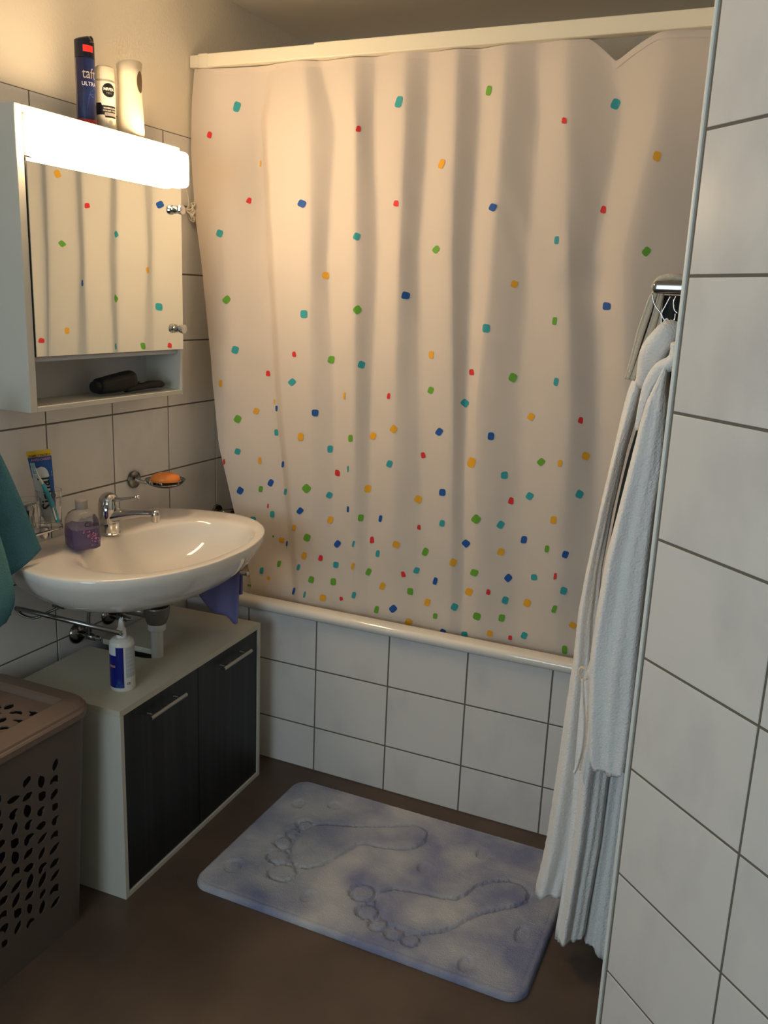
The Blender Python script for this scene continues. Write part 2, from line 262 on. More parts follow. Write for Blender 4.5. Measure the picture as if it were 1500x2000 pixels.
MATLINES= [[(0.648,-0.284),(0.702,-0.258),(0.78,-0.229),(0.86,-0.187),(0.918,-0.147),(0.951,-0.149),(0.97,-0.167),(0.976,-0.211),(0.96,-0.249),(0.93,-0.273),(0.882,-0.29),(0.83,-0.297),(0.81,-0.307),(0.798,-0.347),(0.782,-0.395),(0.764,-0.436),(0.734,-0.468),(0.709,-0.474),(0.685,-0.459),(0.664,-0.431),(0.645,-0.387),(0.638,-0.343),(0.643,-0.307),(0.648,-0.284)],[(0.942,-0.47),(0.978,-0.436),(1.032,-0.423),(1.093,-0.414),(1.137,-0.4),(1.155,-0.37),(1.168,-0.323),(1.199,-0.287),(1.242,-0.264),(1.278,-0.266),(1.302,-0.289),(1.304,-0.322),(1.282,-0.355),(1.239,-0.394),(1.199,-0.436),(1.171,-0.493),(1.144,-0.529),(1.107,-0.556),(1.066,-0.572),(1.029,-0.566),(0.991,-0.544),(0.959,-0.506),(0.942,-0.47)],[(0.723,-0.495),(0.727,-0.511),(0.723,-0.528),(0.71,-0.541),(0.693,-0.547),(0.675,-0.546),(0.659,-0.538),(0.65,-0.523),(0.65,-0.506),(0.659,-0.49),(0.674,-0.48),(0.693,-0.477),(0.711,-0.482),(0.723,-0.495)],[(0.671,-0.443),(0.675,-0.457),(0.672,-0.471),(0.662,-0.482),(0.648,-0.487),(0.633,-0.486),(0.62,-0.478),(0.612,-0.465),(0.611,-0.451),(0.618,-0.438),(0.63,-0.429),(0.646,-0.427),(0.661,-0.432),(0.671,-0.443)],[(0.644,-0.385),(0.648,-0.397),(0.645,-0.409),(0.637,-0.418),(0.626,-0.423),(0.613,-0.421),(0.602,-0.414),(0.595,-0.404),(0.595,-0.391),(0.6,-0.38),(0.61,-0.373),(0.623,-0.371),(0.635,-0.376),(0.644,-0.385)],[(0.643,-0.336),(0.646,-0.346),(0.644,-0.356),(0.638,-0.364),(0.629,-0.367),(0.618,-0.366),(0.61,-0.36),(0.604,-0.35),(0.603,-0.34),(0.607,-0.331),(0.615,-0.325),(0.626,-0.324),(0.635,-0.328),(0.643,-0.336)],[(0.652,-0.285),(0.655,-0.294),(0.652,-0.303),(0.644,-0.311),(0.634,-0.315),(0.624,-0.314),(0.616,-0.31),(0.611,-0.302),(0.611,-0.292),(0.617,-0.283),(0.625,-0.277),(0.636,-0.275),(0.646,-0.278),(0.652,-0.285)],[(0.943,-0.471),(0.946,-0.487),(0.942,-0.503),(0.931,-0.515),(0.916,-0.52),(0.901,-0.518),(0.888,-0.509),(0.881,-0.495),(0.881,-0.478),(0.889,-0.464),(0.902,-0.455),(0.918,-0.453),(0.933,-0.459),(0.943,-0.471)],[(0.982,-0.532),(0.984,-0.545),(0.98,-0.558),(0.97,-0.568),(0.957,-0.573),(0.944,-0.571),(0.933,-0.564),(0.928,-0.553),(0.929,-0.54),(0.936,-0.528),(0.947,-0.52),(0.961,-0.518),(0.974,-0.522),(0.982,-0.532)],[(1.021,-0.565),(1.023,-0.575),(1.019,-0.585),(1.011,-0.593),(1.0,-0.597),(0.99,-0.597),(0.981,-0.591),(0.977,-0.583),(0.978,-0.572),(0.984,-0.563),(0.994,-0.557),(1.005,-0.555),(1.015,-0.558),(1.021,-0.565)],[(1.069,-0.574),(1.07,-0.584),(1.066,-0.594),(1.058,-0.602),(1.048,-0.607),(1.037,-0.606),(1.029,-0.6),(1.025,-0.59),(1.026,-0.58),(1.032,-0.57),(1.041,-0.563),(1.052,-0.562),(1.062,-0.566),(1.069,-0.574)],[(1.113,-0.578),(1.114,-0.587),(1.11,-0.597),(1.102,-0.605),(1.091,-0.609),(1.081,-0.608),(1.073,-0.603),(1.07,-0.595),(1.071,-0.585),(1.077,-0.576),(1.087,-0.569),(1.098,-0.567),(1.107,-0.57),(1.113,-0.578)]]
MATOVALS= [(0.563,-0.211,0.018,0.024),(0.664,-0.169,0.019,0.02),(0.556,-0.549,0.021,0.028),(0.794,-0.565,0.017,0.023),(1.015,-0.318,0.016,0.022),(1.137,-0.185,0.016,0.024),(1.323,-0.447,0.015,0.03),(1.232,-0.602,0.015,0.025)]
ROBE= {'AL':[(1.469,1.48),(1.436,1.458),(1.399,1.444),(1.355,1.43),(1.276,1.418),(1.188,1.407),(1.067,1.392),(0.946,1.378),(0.835,1.367),(0.721,1.365),(0.587,1.361),(0.447,1.354),(0.308,1.346),(0.177,1.337),(0.081,1.327)],'AR':[(1.47,1.496),(1.358,1.463),(1.208,1.437),(1.07,1.421),(0.938,1.411),(0.829,1.412),(0.706,1.421),(0.516,1.433),(0.244,1.435),(0.1,1.41)],'CL':[(1.422,1.502),(1.31,1.489),(1.196,1.475),(1.096,1.462),(0.994,1.448),(0.866,1.432),(0.757,1.421),(0.7,1.409),(0.558,1.411),(0.418,1.415),(0.326,1.415),(0.175,1.412),(0.039,1.404)],'CR':[(1.423,1.527),(1.211,1.529),(0.997,1.533),(0.768,1.526),(0.58,1.497),(0.494,1.488),(0.335,1.487),(0.164,1.477),(0.07,1.473)],'DL':[(1.203,1.515),(0.981,1.503),(0.684,1.491),(0.472,1.484),(0.309,1.48),(0.135,1.473),(0.041,1.469)],'DR':[(1.205,1.535),(0.986,1.534),(0.696,1.541),(0.487,1.539),(0.328,1.539),(0.158,1.536),(0.013,1.536)],'EL':[(1.417,1.507),(1.359,1.495),(1.29,1.483),(1.214,1.473),(1.116,1.46),(1.019,1.446),(0.911,1.439),(0.8,1.435),(0.673,1.445),(0.585,1.454),(0.548,1.472)],'ER':[(1.418,1.535),(1.361,1.53),(1.295,1.532),(1.208,1.536),(1.126,1.532),(1.033,1.532),(0.917,1.534),(0.826,1.536),(0.697,1.54),(0.604,1.54),(0.566,1.538)]}
COLLAR= [(1.464, -0.57, 1.279), (1.473, -0.57, 1.329), (1.484, -0.57, 1.37), (1.503, -0.57, 1.4), (1.525, -0.57, 1.413), (1.535, -0.57, 1.428), (1.534, -0.57, 1.451)]
COLLAR2= [(1.48, -0.55, 1.395), (1.487, -0.55, 1.42), (1.497, -0.55, 1.449), (1.51, -0.55, 1.468), (1.522, -0.55, 1.473), (1.532, -0.55, 1.46)]
TW1= [(1.466, -0.43, 1.54), (1.459, -0.43, 1.526), (1.452, -0.43, 1.498), (1.443, -0.43, 1.458), (1.436, -0.43, 1.407), (1.429, -0.43, 1.365)]
TW2= [(1.485, -0.43, 1.541), (1.482, -0.43, 1.51), (1.478, -0.43, 1.48), (1.47, -0.43, 1.444), (1.458, -0.43, 1.403), (1.446, -0.43, 1.362)]
LOOP= [(1.425, -0.5, 0.755), (1.412, -0.5, 0.758), (1.409, -0.5, 0.744), (1.418, -0.5, 0.73), (1.427, -0.5, 0.735)]
BELT= [(1.418, -0.5, 0.734), (1.422, -0.5, 0.701), (1.43, -0.5, 0.643), (1.432, -0.5, 0.582), (1.426, -0.5, 0.531), (1.421, -0.5, 0.514)]
WIRES=[[(1.473, -0.5, 1.534), (1.478, -0.5, 1.518), (1.485, -0.5, 1.507), (1.494, -0.5, 1.496), (1.496, -0.5, 1.471)],[(1.508, -0.5, 1.532), (1.5, -0.5, 1.512), (1.495, -0.5, 1.498), (1.501, -0.5, 1.486), (1.511, -0.5, 1.482), (1.519, -0.5, 1.486), (1.52, -0.5, 1.499)],[(1.518, -0.5, 1.532), (1.514, -0.5, 1.52), (1.517, -0.5, 1.506), (1.524, -0.5, 1.499)]]
# ================================================================== room shell
ZC = 2.39
G = .0022                                   # half grout joint
ZR = [0, .1535]+[.3535+.2*k-.0 for k in range(0, 9)]       # tile rows up to 1.9535
E_ = Vector((1.5714, -.8785, 0)); D_ = Vector((.7258, -.6879, 0)); N_ = Vector((-.6879, -.7258, 0))
XR = 2.75
LD = (XR-E_.x)/D_.x
ED = E_+D_*LD
fl = struct(obj('floor', box(-.1, XR+.1, YF-.1, .85, -.08, 0), M_floor))
struct(obj('ceiling', box(-.1, XR+.1, YF-.1, .85, ZC, ZC+.08), M_ceil))
wl = struct(obj('wall_left', box(-.1, -.0022, YF, .75, 0, ZC), M_plaster))
wb = struct(obj('wall_back', box(-.1, 1.68, .756, .85, 0, ZC), M_plaster))
wr = struct(obj('wall_right', box(1.5775, 1.66, -.872, .756, 0, ZC), M_plaster))
# diagonal wall: slab behind its tiles
def diag(u, n, z): p = E_+D_*u+N_*n; return (p.x, p.y, z)
b = bmesh.new()
vs = [b.verts.new(diag(u, n, z)) for z in (0, ZC) for u, n in ((.0, -.006), (LD+.05, -.006), (LD+.05, -.08), (.07, -.08))]
for f in ((0, 1, 2, 3), (7, 6, 5, 4), (0, 4, 5, 1), (1, 5, 6, 2), (2, 6, 7, 3), (3, 7, 4, 0)): b.faces.new([vs[i] for i in f])
wd = struct(obj('wall_diagonal', b, M_plaster))
struct(obj('wall_right_near', box(XR, XR+.1, YF, ED.y+.1, 0, ZC), M_plaster))
b = box(-.1, WIN[0], YF-.1, YF, 0, ZC); box(WIN[1], XR+.1, YF-.1, YF, 0, ZC, bm=b)
box(WIN[0], WIN[1], YF-.1, YF, 0, WIN[2], bm=b); box(WIN[0], WIN[1], YF-.1, YF, WIN[3], ZC, bm=b)
struct(obj('wall_front', b, M_plaster))
# window in the wall behind the camera
wf = bmesh.new()
for a in ((WIN[0], WIN[1], WIN[2], WIN[2]+.05), (WIN[0], WIN[1], WIN[3]-.05, WIN[3]), (WIN[0], WIN[0]+.05, WIN[2]+.05, WIN[3]-.05), (WIN[1]-.05, WIN[1], WIN[2]+.05, WIN[3]-.05)):
    box(a[0], a[1], YF-.08, YF-.03, a[2], a[3], bm=wf)
wo = struct(obj('window_1', wf, M_white))
# grout beds
struct_grout = obj('grout_bed', box(-.002, -.0012, YF+.01, .75, 0, 1.9535), M_grout, wl)
obj('grout_bed', box(0, 1.571, .7515, .7555, 0, 1.9535), M_grout, wb)
obj('grout_bed', box(1.5728, 1.577, -.868, .7515, 0, 1.9535), M_grout, wr)
b = bmesh.new()
vs = [b.verts.new(diag(u, n, z)) for z in (0, 1.9535) for u, n in ((.002, -.0012), (LD, -.0012), (LD, -.0058), (.002, -.0058))]
for f in ((0, 1, 2, 3), (7, 6, 5, 4), (0, 4, 5, 1), (1, 5, 6, 2), (2, 6, 7, 3), (3, 7, 4, 0)): b.faces.new([vs[i] for i in f])
obj('grout_bed', b, M_grout, wd)
# tiles: unit meshes lie in local (u,z), thickness along local w
TM = {}
def tile_mesh(wd_, ht):
    k = (round(wd_, 4), round(ht, 4))
    if k not in TM:
        b = box(0, wd_, -.0022, 0, 0, ht, 0)
        top = [f for f in b.faces if f.normal.y > .9]
        es = [e for e in b.edges if all(v.co.y > -.0001 for v in e.verts)]
        bmesh.ops.bevel(b, geom=es, offset=.0011, segments=2, affect='EDGES', profile=.5)
        me = bpy.data.meshes.new('tile'); bmesh.ops.recalc_face_normals(b, faces=b.faces); b.to_mesh(me); b.free(); me.materials.append(M_tile); TM[k] = me
    return TM[k]
def place_tiles(parent, cols, rows, mtx):
    n = 0
    for a, c in zip(cols, cols[1:]):
        for z0, z1 in zip(rows, rows[1:]):
            o = bpy.data.objects.new('tile', tile_mesh(c-a-2*G, z1-z0-2*G)); COL.objects.link(o); o.parent = parent
            o.matrix_world = mtx @ Matrix.Translation((a+G, 0, z0+G)); n += 1
    return n
def joined_tiles(parent, cols, rows, mtx):
    b = bmesh.new()
    for a, c in zip(cols, cols[1:]):
        for z0, z1 in zip(rows, rows[1:]):
            box(a+G, c-G, -.0022, 0, z0+G, z1-G, bm=b)
    bmesh.ops.transform(b, matrix=mtx, verts=b.verts)
    stuff(obj('tile_field', b, M_tile, parent))
def frame(u, n, o): # local x->u, y->n, z->z
    m = Matrix((u, n, Vector((0, 0, 1)))).transposed().to_4x4(); m.translation = o; return m
mL = frame(Vector((0, 1, 0)), Vector((1, 0, 0)), Vector((0, 0, 0)))
place_tiles(wl, [-1.5757+.25*k for k in range(0, 8)]+[.4243], ZR, mL)
joined_tiles(wl, [.4243, .6743, .75], ZR, mL)
joined_tiles(wl, [YF]+[-3.5757+.25*k for k in range(0, 9)], ZR, mL)
place_tiles(wd, [.004]+[.25*k for k in range(1, 7)]+[LD], ZR, frame(D_, N_, E_))
joined_tiles(wr, [-.872]+[-.625+.25*k for k in range(0, 3)]+[-.002], ZR, frame(Vector((0, 1, 0)), Vector((-1, 0, 0)), Vector((1.5735, 0, 0))))
joined_tiles(wb, [.25*k for k in range(0, 7)]+[1.571], ZR[3:], frame(Vector((1, 0, 0)), Vector((0, -1, 0)), Vector((0, .7525, 0))))
# white edge profile at the corner of the diagonal wall: two thin lips
b = bmesh.new()
def dprism(b, pts, z0, z1):
    v0 = [b.verts.new(diag(u, n, z0)) for u, n in pts]; v1 = [b.verts.new(diag(u, n, z1)) for u, n in pts]
    for i in range(len(pts)):
        j = (i+1) % len(pts); b.faces.new((v0[i], v0[j], v1[j], v1[i]))
    b.faces.new(v0[::-1]); b.faces.new(v1)
dprism(b, [(-.0095, -.011), (-.0095, -.0015), (-.0075, .0004), (-.0035, .0004), (-.002, -.0012), (-.002, -.011)], 0, 1.9535)
struct(obj('trim_1', b, M_trim))

# ================================================================== bath tub with tiled front
TZ = .52; RZ = .55
tub = thing('bathtub', 'white enamel bathtub built in behind a tiled front panel', 'bathtub', (.78, .37, 0))
def tubp(b): bmesh.ops.translate(b, verts=b.verts, vec=(-.78, -.37, 0)); return b
OUT = [(.001, -.014), (1.570, -.014), (1.570, .750), (.001, .750)]
def ring(x0, x1, y0, y1, r, z, n=8): return [(x, y, z) for x, y in rrect(x0, x1, y0, y1, r, n)]
rg = [ring(.001, 1.570, -.008, .750, .012, .5205), ring(.001, 1.570, -.016, .7505, .014, .524), ring(.001, 1.570, -.017, .7505, .014, .540), ring(.001, 1.570, -.012, .7505, .014, .5485), ring(.006, 1.566, -.004, .745, .02, .5515),
      ring(.11, 1.46, .030, .705, .13, .5515), ring(.12, 1.45, .038, .698, .125, .549), ring(.13, 1.44, .044, .69, .12, .541), ring(.155, 1.42, .056, .68, .12, .47), ring(.21, 1.36, .09, .65, .12, .25), ring(.27, 1.30, .13, .62, .12, .15), ring(.34, 1.2, .2, .55, .1, .13)]
b = loft(rg, cap0=False); obj('basin', tubp(b), M_enamel, tub, smooth=True)
b = box(.003, 1.570, .004, .02, 0, .519); obj('front_wall', tubp(b), M_grout, tub)
tm = Matrix.Translation((0, 0, 0)) @ frame(Vector((1, 0, 0)), Vector((0, -1, 0)), Vector((0, 0, 0)))
bpy.context.view_layer.update()
cols = [-.002+.25*k for k in range(0, 7)]+[1.571]; cols[0] = .001
rows = [0, .1531, .3531, .5185]
for a, c in zip(cols, cols[1:]):
    for z0, z1 in zip(rows, rows[1:]):
        o = bpy.data.objects.new('tile', tile_mesh(c-a-2*G, z1-z0-2*G)); COL.objects.link(o); o.parent = tub
        o.matrix_world = tm @ Matrix.Translation((a+G, 0, z0+G))
b = box(.003, 1.570, .0008, .0045, 0, .519); obj('grout_bed', tubp(b), M_grout, tub)

# ================================================================== curtain rail
rail = thing('curtain_rail', 'cream telescopic curtain rail spanning the bath alcove above the shower curtain', 'rail', (.0, .068, 2.146))
b = box(.03, 1.570, -.016, .018, 0, .036, .003, 2); obj('outer_rail', b, M_rail, rail)
for bb, nm in ((box(.001, .032, -.014, .016, .0015, .0345, .002, 2), 'end_cap'), (box(.032, .066, -.0175, .019, -.001, .037, .003, 2), 'end_sleeve')):
    obj(nm, bb, M_rail, rail)
b = box(.42, 1.570, -.0185, .020, -.0015, .0385, .003, 2); obj('sliding_rail', b, M_rail, rail)

# ================================================================== shower curtain
def nx(k, z): s, L = NODES[k]; return interp(z, [a for a, c in L], [c for a, c in L])
def amp(z): return interp(z, [.5, .9, 1.5, 2.02, 2.12, 2.15], [.005, .009, .014, .015, .011, .007])
def fade(s, z):
    if abs(s) <= 1: return s
    k = min(max((2.15-z)/.22, 0), 1); g = math.copysign(1, s); return g+(s-g)*k
def cbase(x, z):
    t = min(max((.34-x)/.2, 0), 1)*min(max((1.0-z)/.4, 0), 1)
    return interp(z, [.40, .55, 2.2], [.11, .072, .072])+.03*t
def cprof(t): t2 = t*t*(3-2*t); return .5*t+.5*t2
XEND = 1.555
def curtain_y(x, z):
    xs = [nx(k, z) for k in range(len(NODES))]+[XEND]; ss = [fade(n[0], z) for n in NODES]+[1.8]
    k = 0
    while k < len(xs)-2 and x > xs[k+1]: k += 1
    t = cprof(min(max((x-xs[k])/(xs[k+1]-xs[k]), 0), 1))
    y = cbase(x, z)+amp(z)*(ss[k]*(1-t)+ss[k+1]*t)
    wr_ = noise.noise(Vector((x*9, z*3.1, 3.3)))*.0035+noise.noise(Vector((x*22+z*9, z*11, 7)))*.0022
    # pressed-in creases on the right and lower left
    d = ((x-1.20)/.05)**2+((z-1.56)/.05)**2; wr_ += .010*math.exp(-d)
    d = ((x-.30)/.06)**2+((z-.68)/.05)**2; wr_ += .010*math.exp(-d)*1
    return y+wr_*min(1, (2.2-z)*2+.2)
def curtain_top(x):
    n = 0
    if 1.180 < x < 1.35: n = .052*((x-1.180)/.068)**1.2 if x < 1.248 else .052*((1.35-x)/.102)**1.3
    return 2.1455-n-.003*abs(math.sin(x*9))
SEG = 9
NZ = 96
b = bmesh.new(); grid = []
for iz in range(NZ+1):
    f = iz/NZ; row = []
    for k in range(len(NODES)):
        for j in range(SEG if k < len(NODES)-1 else SEG+1):
            t = j/SEG
            z = 2.145-(2.145-.42)*f
            for _ in range(2):
                x0 = nx(k, z); x1 = nx(k+1, z) if k+1 < len(NODES) else XEND
                x = x0+(x1-x0)*t; zt = curtain_top(x); z = zt-(zt-.42)*f
            row.append(b.verts.new((x, curtain_y(x, z), z)))
    grid.append(row)
for a, c in zip(grid, grid[1:]):
    for i in range(len(a)-1): b.faces.new((a[i], c[i], c[i+1], a[i+1]))
mc = mat('cream curtain fabric', '#e8dcd0', .75, bump=(420, .12, .001))
nt = mc.node_tree; pb = nt.nodes['Principled BSDF']; tr = nt.nodes.new('ShaderNodeBsdfTranslucent'); tr.inputs[0].default_value = lin('#efe0c8')
mx = nt.nodes.new('ShaderNodeMixShader'); mx.inputs[0].default_value = .24
nt.links.new(pb.outputs[0], mx.inputs[1]); nt.links.new(tr.outputs[0], mx.inputs[2]); nt.links.new(mx.outputs[0], nt.nodes['Material Output'].inputs[0])
cur = thing('shower_curtain', 'white shower curtain with scattered red, green, blue, teal and yellow flakes, hanging into the bath', 'curtain', (.78, .07, 2.145))
for v in b.verts: v.co -= Vector((.78, .07, 2.145))
co = obj('curtain_cloth', b, mc, cur, smooth=True, keep=True)
# stitched header tape along the top
b = bmesh.new(); n = 220; prev = None
for i in range(n+1):
    x = .012+(1.55-.012)*i/n; zt = curtain_top(x); p = []
    for dz in (.004, -.012):
        z = zt-.002+dz*1.0-.002; p.append(b.verts.new((x-.78, curtain_y(x, z)-.0016-.07-.0008*(i % 2), z-2.145)))
    if prev: b.faces.new((prev[0], p[0], p[1], prev[1]))
    prev = p
obj('header_tape', b, mc, cur, smooth=True)
FC = {'T': '#2f9aa0', 'R': '#d52b2b', 'G': '#62a02c', 'Y': '#e2a324', 'B': '#15509a'}
FM = {k: mat('flake print '+k, v, .7) for k, v in FC.items()}
FO = (.78, .07, 2.145)
for F in FLAKES:
    q = [(F[i]/1e4, F[i+1]/1e4) for i in (1, 3, 5, 7)]
    b = bmesh.new(); n = 4; g = []
    ox = sum(p[0] for p in q)/4; oz = sum(p[1] for p in q)/4; oy = curtain_y(ox, oz)
    for j in range(n+1):
        for i in range(n+1):
            u = i/n; v = j/n
            uu = .08+.84*u if i in (0, n) and j in (0, n) else u; vv = .08+.84*v if i in (0, n) and j in (0, n) else v
            x = (q[0][0]*(1-uu)+q[1][0]*uu)*(1-vv)+(q[3][0]*(1-uu)+q[2][0]*uu)*vv
            z = (q[0][1]*(1-uu)+q[1][1]*uu)*(1-vv)+(q[3][1]*(1-uu)+q[2][1]*uu)*vv
            g.append(b.verts.new((x-ox, curtain_y(x, z)-.0011-oy, z-oz)))
    for j in range(n):
        for i in range(n):
            b.faces.new((g[j*(n+1)+i], g[j*(n+1)+i+1], g[(j+1)*(n+1)+i+1], g[(j+1)*(n+1)+i]))
    o = obj('printed_flake', b, FM[F[0]], cur, keep=True); o.location = (ox-FO[0], oy-FO[1], oz-FO[2])

# ================================================================== bath mat
AX, BX, AY, BY = .492, 1.386, -.655, -.082
MA = R_(-.3)
def seg_d(p, a, c):
    ax, ay = a; cx, cy = c; vx, vy = cx-ax, cy-ay; L = vx*vx+vy*vy
    t = 0 if L == 0 else max(0, min(1, ((p[0]-ax)*vx+(p[1]-ay)*vy)/L)); return math.hypot(p[0]-ax-vx*t, p[1]-ay-vy*t)
nxm, nym = 300, 196
H = {}
cell = .004
def mark(x, y, d):
    k = (int(x/cell), int(y/cell)-1000)
    if d < H.get(k, 9): H[k] = d
for L in MATLINES:
    for a, c in zip(L, L[1:]):
        n = max(2, int(math.hypot(c[0]-a[0], c[1]-a[1])/.002))
        for i in range(n+1):
            px = a[0]+(c[0]-a[0])*i/n; py = a[1]+(c[1]-a[1])*i/n
            for dx in range(-3, 4):
                for dy in range(-3, 4):
                    qx = px+dx*cell; qy = py+dy*cell; kx = (math.floor(qx/cell)+.5)*cell; ky = (math.floor(qy/cell)+.5)*cell
                    d = math.hypot(kx-px, ky-py); k = (math.floor(qx/cell), math.floor(qy/cell))
                    if d < H.get(k, 9): H[k] = d
def mat_h(x, y):
    h = .0135
    d = H.get((math.floor(x/cell), math.floor(y/cell)), 9)
    if d < .0065: h -= .0095*(1-(d/.0065)**2)
    for cx, cy, rx, ry in MATOVALS:
        e = ((x-cx)/rx)**2+((y-cy)/ry)**2
        if e < 1.2: h -= .0055*min(1, (1.2-e)/.3)
    h += .0011*noise.noise(Vector((x*170, y*170, 0)))+.0008*noise.noise(Vector((x*60, y*60, 4)))
    # rounded border
    r = .05; qx = max(abs(x-(AX+BX)/2)-(BX-AX)/2+r, 0); qy = max(abs(y-(AY+BY)/2)-(BY-AY)/2+r, 0); e = r-math.hypot(qx, qy)
    if e < .012: h *= math.sqrt(max(0, 1-(1-max(e, 0)/.012)**2))
    if abs(e-.016) < .003: h -= .0012
    return h, e
b = bmesh.new(); V = {}
for j in range(nym+1):
    for i in range(nxm+1):
        x = AX+(BX-AX)*i/nxm; y = AY+(BY-AY)*j/nym
        # squash grid corners onto the rounded outline
        cx = (AX+BX)/2; cy = (AY+BY)/2; r = .05
        qx = abs(x-cx)-(BX-AX)/2+r; qy = abs(y-cy)-(BY-AY)/2+r
        if qx > 0 and qy > 0:
            m = max(qx, qy); l = math.hypot(qx, qy); s = m/l
            x = cx+math.copysign((BX-AX)/2-r+qx*s, x-cx); y = cy+math.copysign((BY-AY)/2-r+qy*s, y-cy)
        x += .0012*noise.noise(Vector((x*40, y*40, 9))); h, e = mat_h(x, y); V[i, j] = b.verts.new((x, y, .002+max(h, 0)))
for j in range(nym):
    for i in range(nxm): b.faces.new((V[i, j], V[i+1, j], V[i+1, j+1], V[i, j+1]))
# skirt
bd = [V[i, 0] for i in range(nxm+1)]+[V[nxm, j] for j in range(1, nym+1)]+[V[i, nym] for i in range(nxm-1, -1, -1)]+[V[0, j] for j in range(nym-1, 0, -1)]
lo2 = [b.verts.new((v.co.x, v.co.y, .0005)) for v in bd]
for i in range(len(bd)): j = (i+1) % len(bd); b.faces.new((bd[i], lo2[i], lo2[j], bd[j]))
mm = mat('blue grey tufted pile', '#8f95a9', .95, bump=(330, .9, .004))
nt = mm.node_tree; pb = nt.nodes['Principled BSDF']; tc = nt.nodes.new('ShaderNodeTexCoord')
def nnoise(sc, loc=(0, 0, 0)):
    mp = nt.nodes.new('ShaderNodeMapping'); mp.inputs['Location'].default_value = loc; nt.links.new(tc.outputs['Object'], mp.inputs[0])
    n = nt.nodes.new('ShaderNodeTexNoise'); n.inputs['Scale'].default_value = sc; n.inputs['Detail'].default_value = 3; nt.links.new(mp.outputs[0], n.inputs['Vector']); return n, mp
n1, mp1 = nnoise(5.5, (0, 0, 0)); sx = nt.nodes.new('ShaderNodeSeparateXYZ'); nt.links.new(tc.outputs['Object'], sx.inputs[0])
ma = nt.nodes.new('ShaderNodeMath'); ma.operation = 'MULTIPLY_ADD'; ma.inputs[1].default_value = .16; nt.links.new(sx.outputs['X'], ma.inputs[0]); nt.links.new(n1.outputs['Fac'], ma.inputs[2])
r1 = nt.nodes.new('ShaderNodeValToRGB'); cr = r1.color_ramp
cr.elements[0].position = .50; cr.elements[0].color = lin('#babdc5'); cr.elements[1].position = .80; cr.elements[1].color = lin('#7f86a8')
e = cr.elements.new(.66); e.color = lin('#a0a5b6')
nt.links.new(ma.outputs[0], r1.inputs[0]); nt.links.new(r1.outputs[0], pb.inputs['Base Color'])
mo = obj('bath_mat', b, mm, smooth=True)
mo['label'] = 'pale blue tufted bath mat with two sunken footprint outlines on the brown floor'; mo['category'] = 'bath mat'
# ================================================================== mirror cabinet with lamp
CY0, CY1, CZ0, CZ1, CD = -.750, -.172, 1.211, 1.886, .131
cab = thing('mirror_cabinet', 'white wall mirror cabinet with one mirror door and an open shelf below, above the washbasin', 'cabinet', (0, -.49, CZ0))
def cb(b): bmesh.ops.translate(b, verts=b.verts, vec=(0, .49, -CZ0)); return b
T = .016
obj('side_panel', cb(box(.001, CD, CY0, CY0+T+.006, CZ0, CZ1, .0012)), M_white, cab)
obj('side_panel', cb(box(.001, CD, CY1-T*.6, CY1, CZ0, CZ1, .0012)), M_white, cab)
obj('top_panel', cb(box(.001, CD, CY0+T+.006, CY1-T*.6, CZ1-T, CZ1, .001)), M_white, cab)
obj('bottom_panel', cb(box(.001, CD, CY0+T+.006, CY1-T*.6, CZ0, CZ0+T*.8, .001)), M_white, cab)
obj('back_panel', cb(box(.001, .006, CY0+T+.006, CY1-T*.6, CZ0+T*.8, CZ1-T)), M_whiteint, cab)
obj('shelf', cb(box(.006, CD-.012, CY0+T+.006, CY1-T*.6, 1.328, 1.338)), M_whiteint, cab)
dr = obj('mirror_door', cb(box(CD-.004, CD+.002, CY0+T+.009, CY1+.001, 1.340, 1.778, .001)), M_mirror, cab)
b = box(CD-.0045, CD+.0015, CY0+T+.007, CY0+T+.009, 1.340, 1.778); obj('door_edge', cb(b), M_black, dr)
for z in (1.721, 1.399):
    b = lathe([(0, 0), (.011, 0), (.011, .004), (.007, .006), (.007, .010), (.0125, .012), (.0135, .018), (.0125, .023), (0, .024)], 24, (CD+.002, -.196, z), 'X')
    obj('door_knob', cb(b), M_chrome, cab, smooth=False)
M_lamp = mat('glowing lamp cover', '#fff3df', .4, emit=((1, .70, .40), LAMP_STRENGTH))
lamp_b = cb(box(CD+.0025, CD+.050, -.730, -.190, 1.7765, 1.868, .014, 4)); lb = obj('lamp_cover', lamp_b, M_lamp, cab, smooth=True)
lb['label'] = 'glowing warm strip lamp cover'
obj('lamp_base', cb(box(CD-.008, CD+.0005, -.724, -.2, 1.782, 1.868)), M_white, cab)

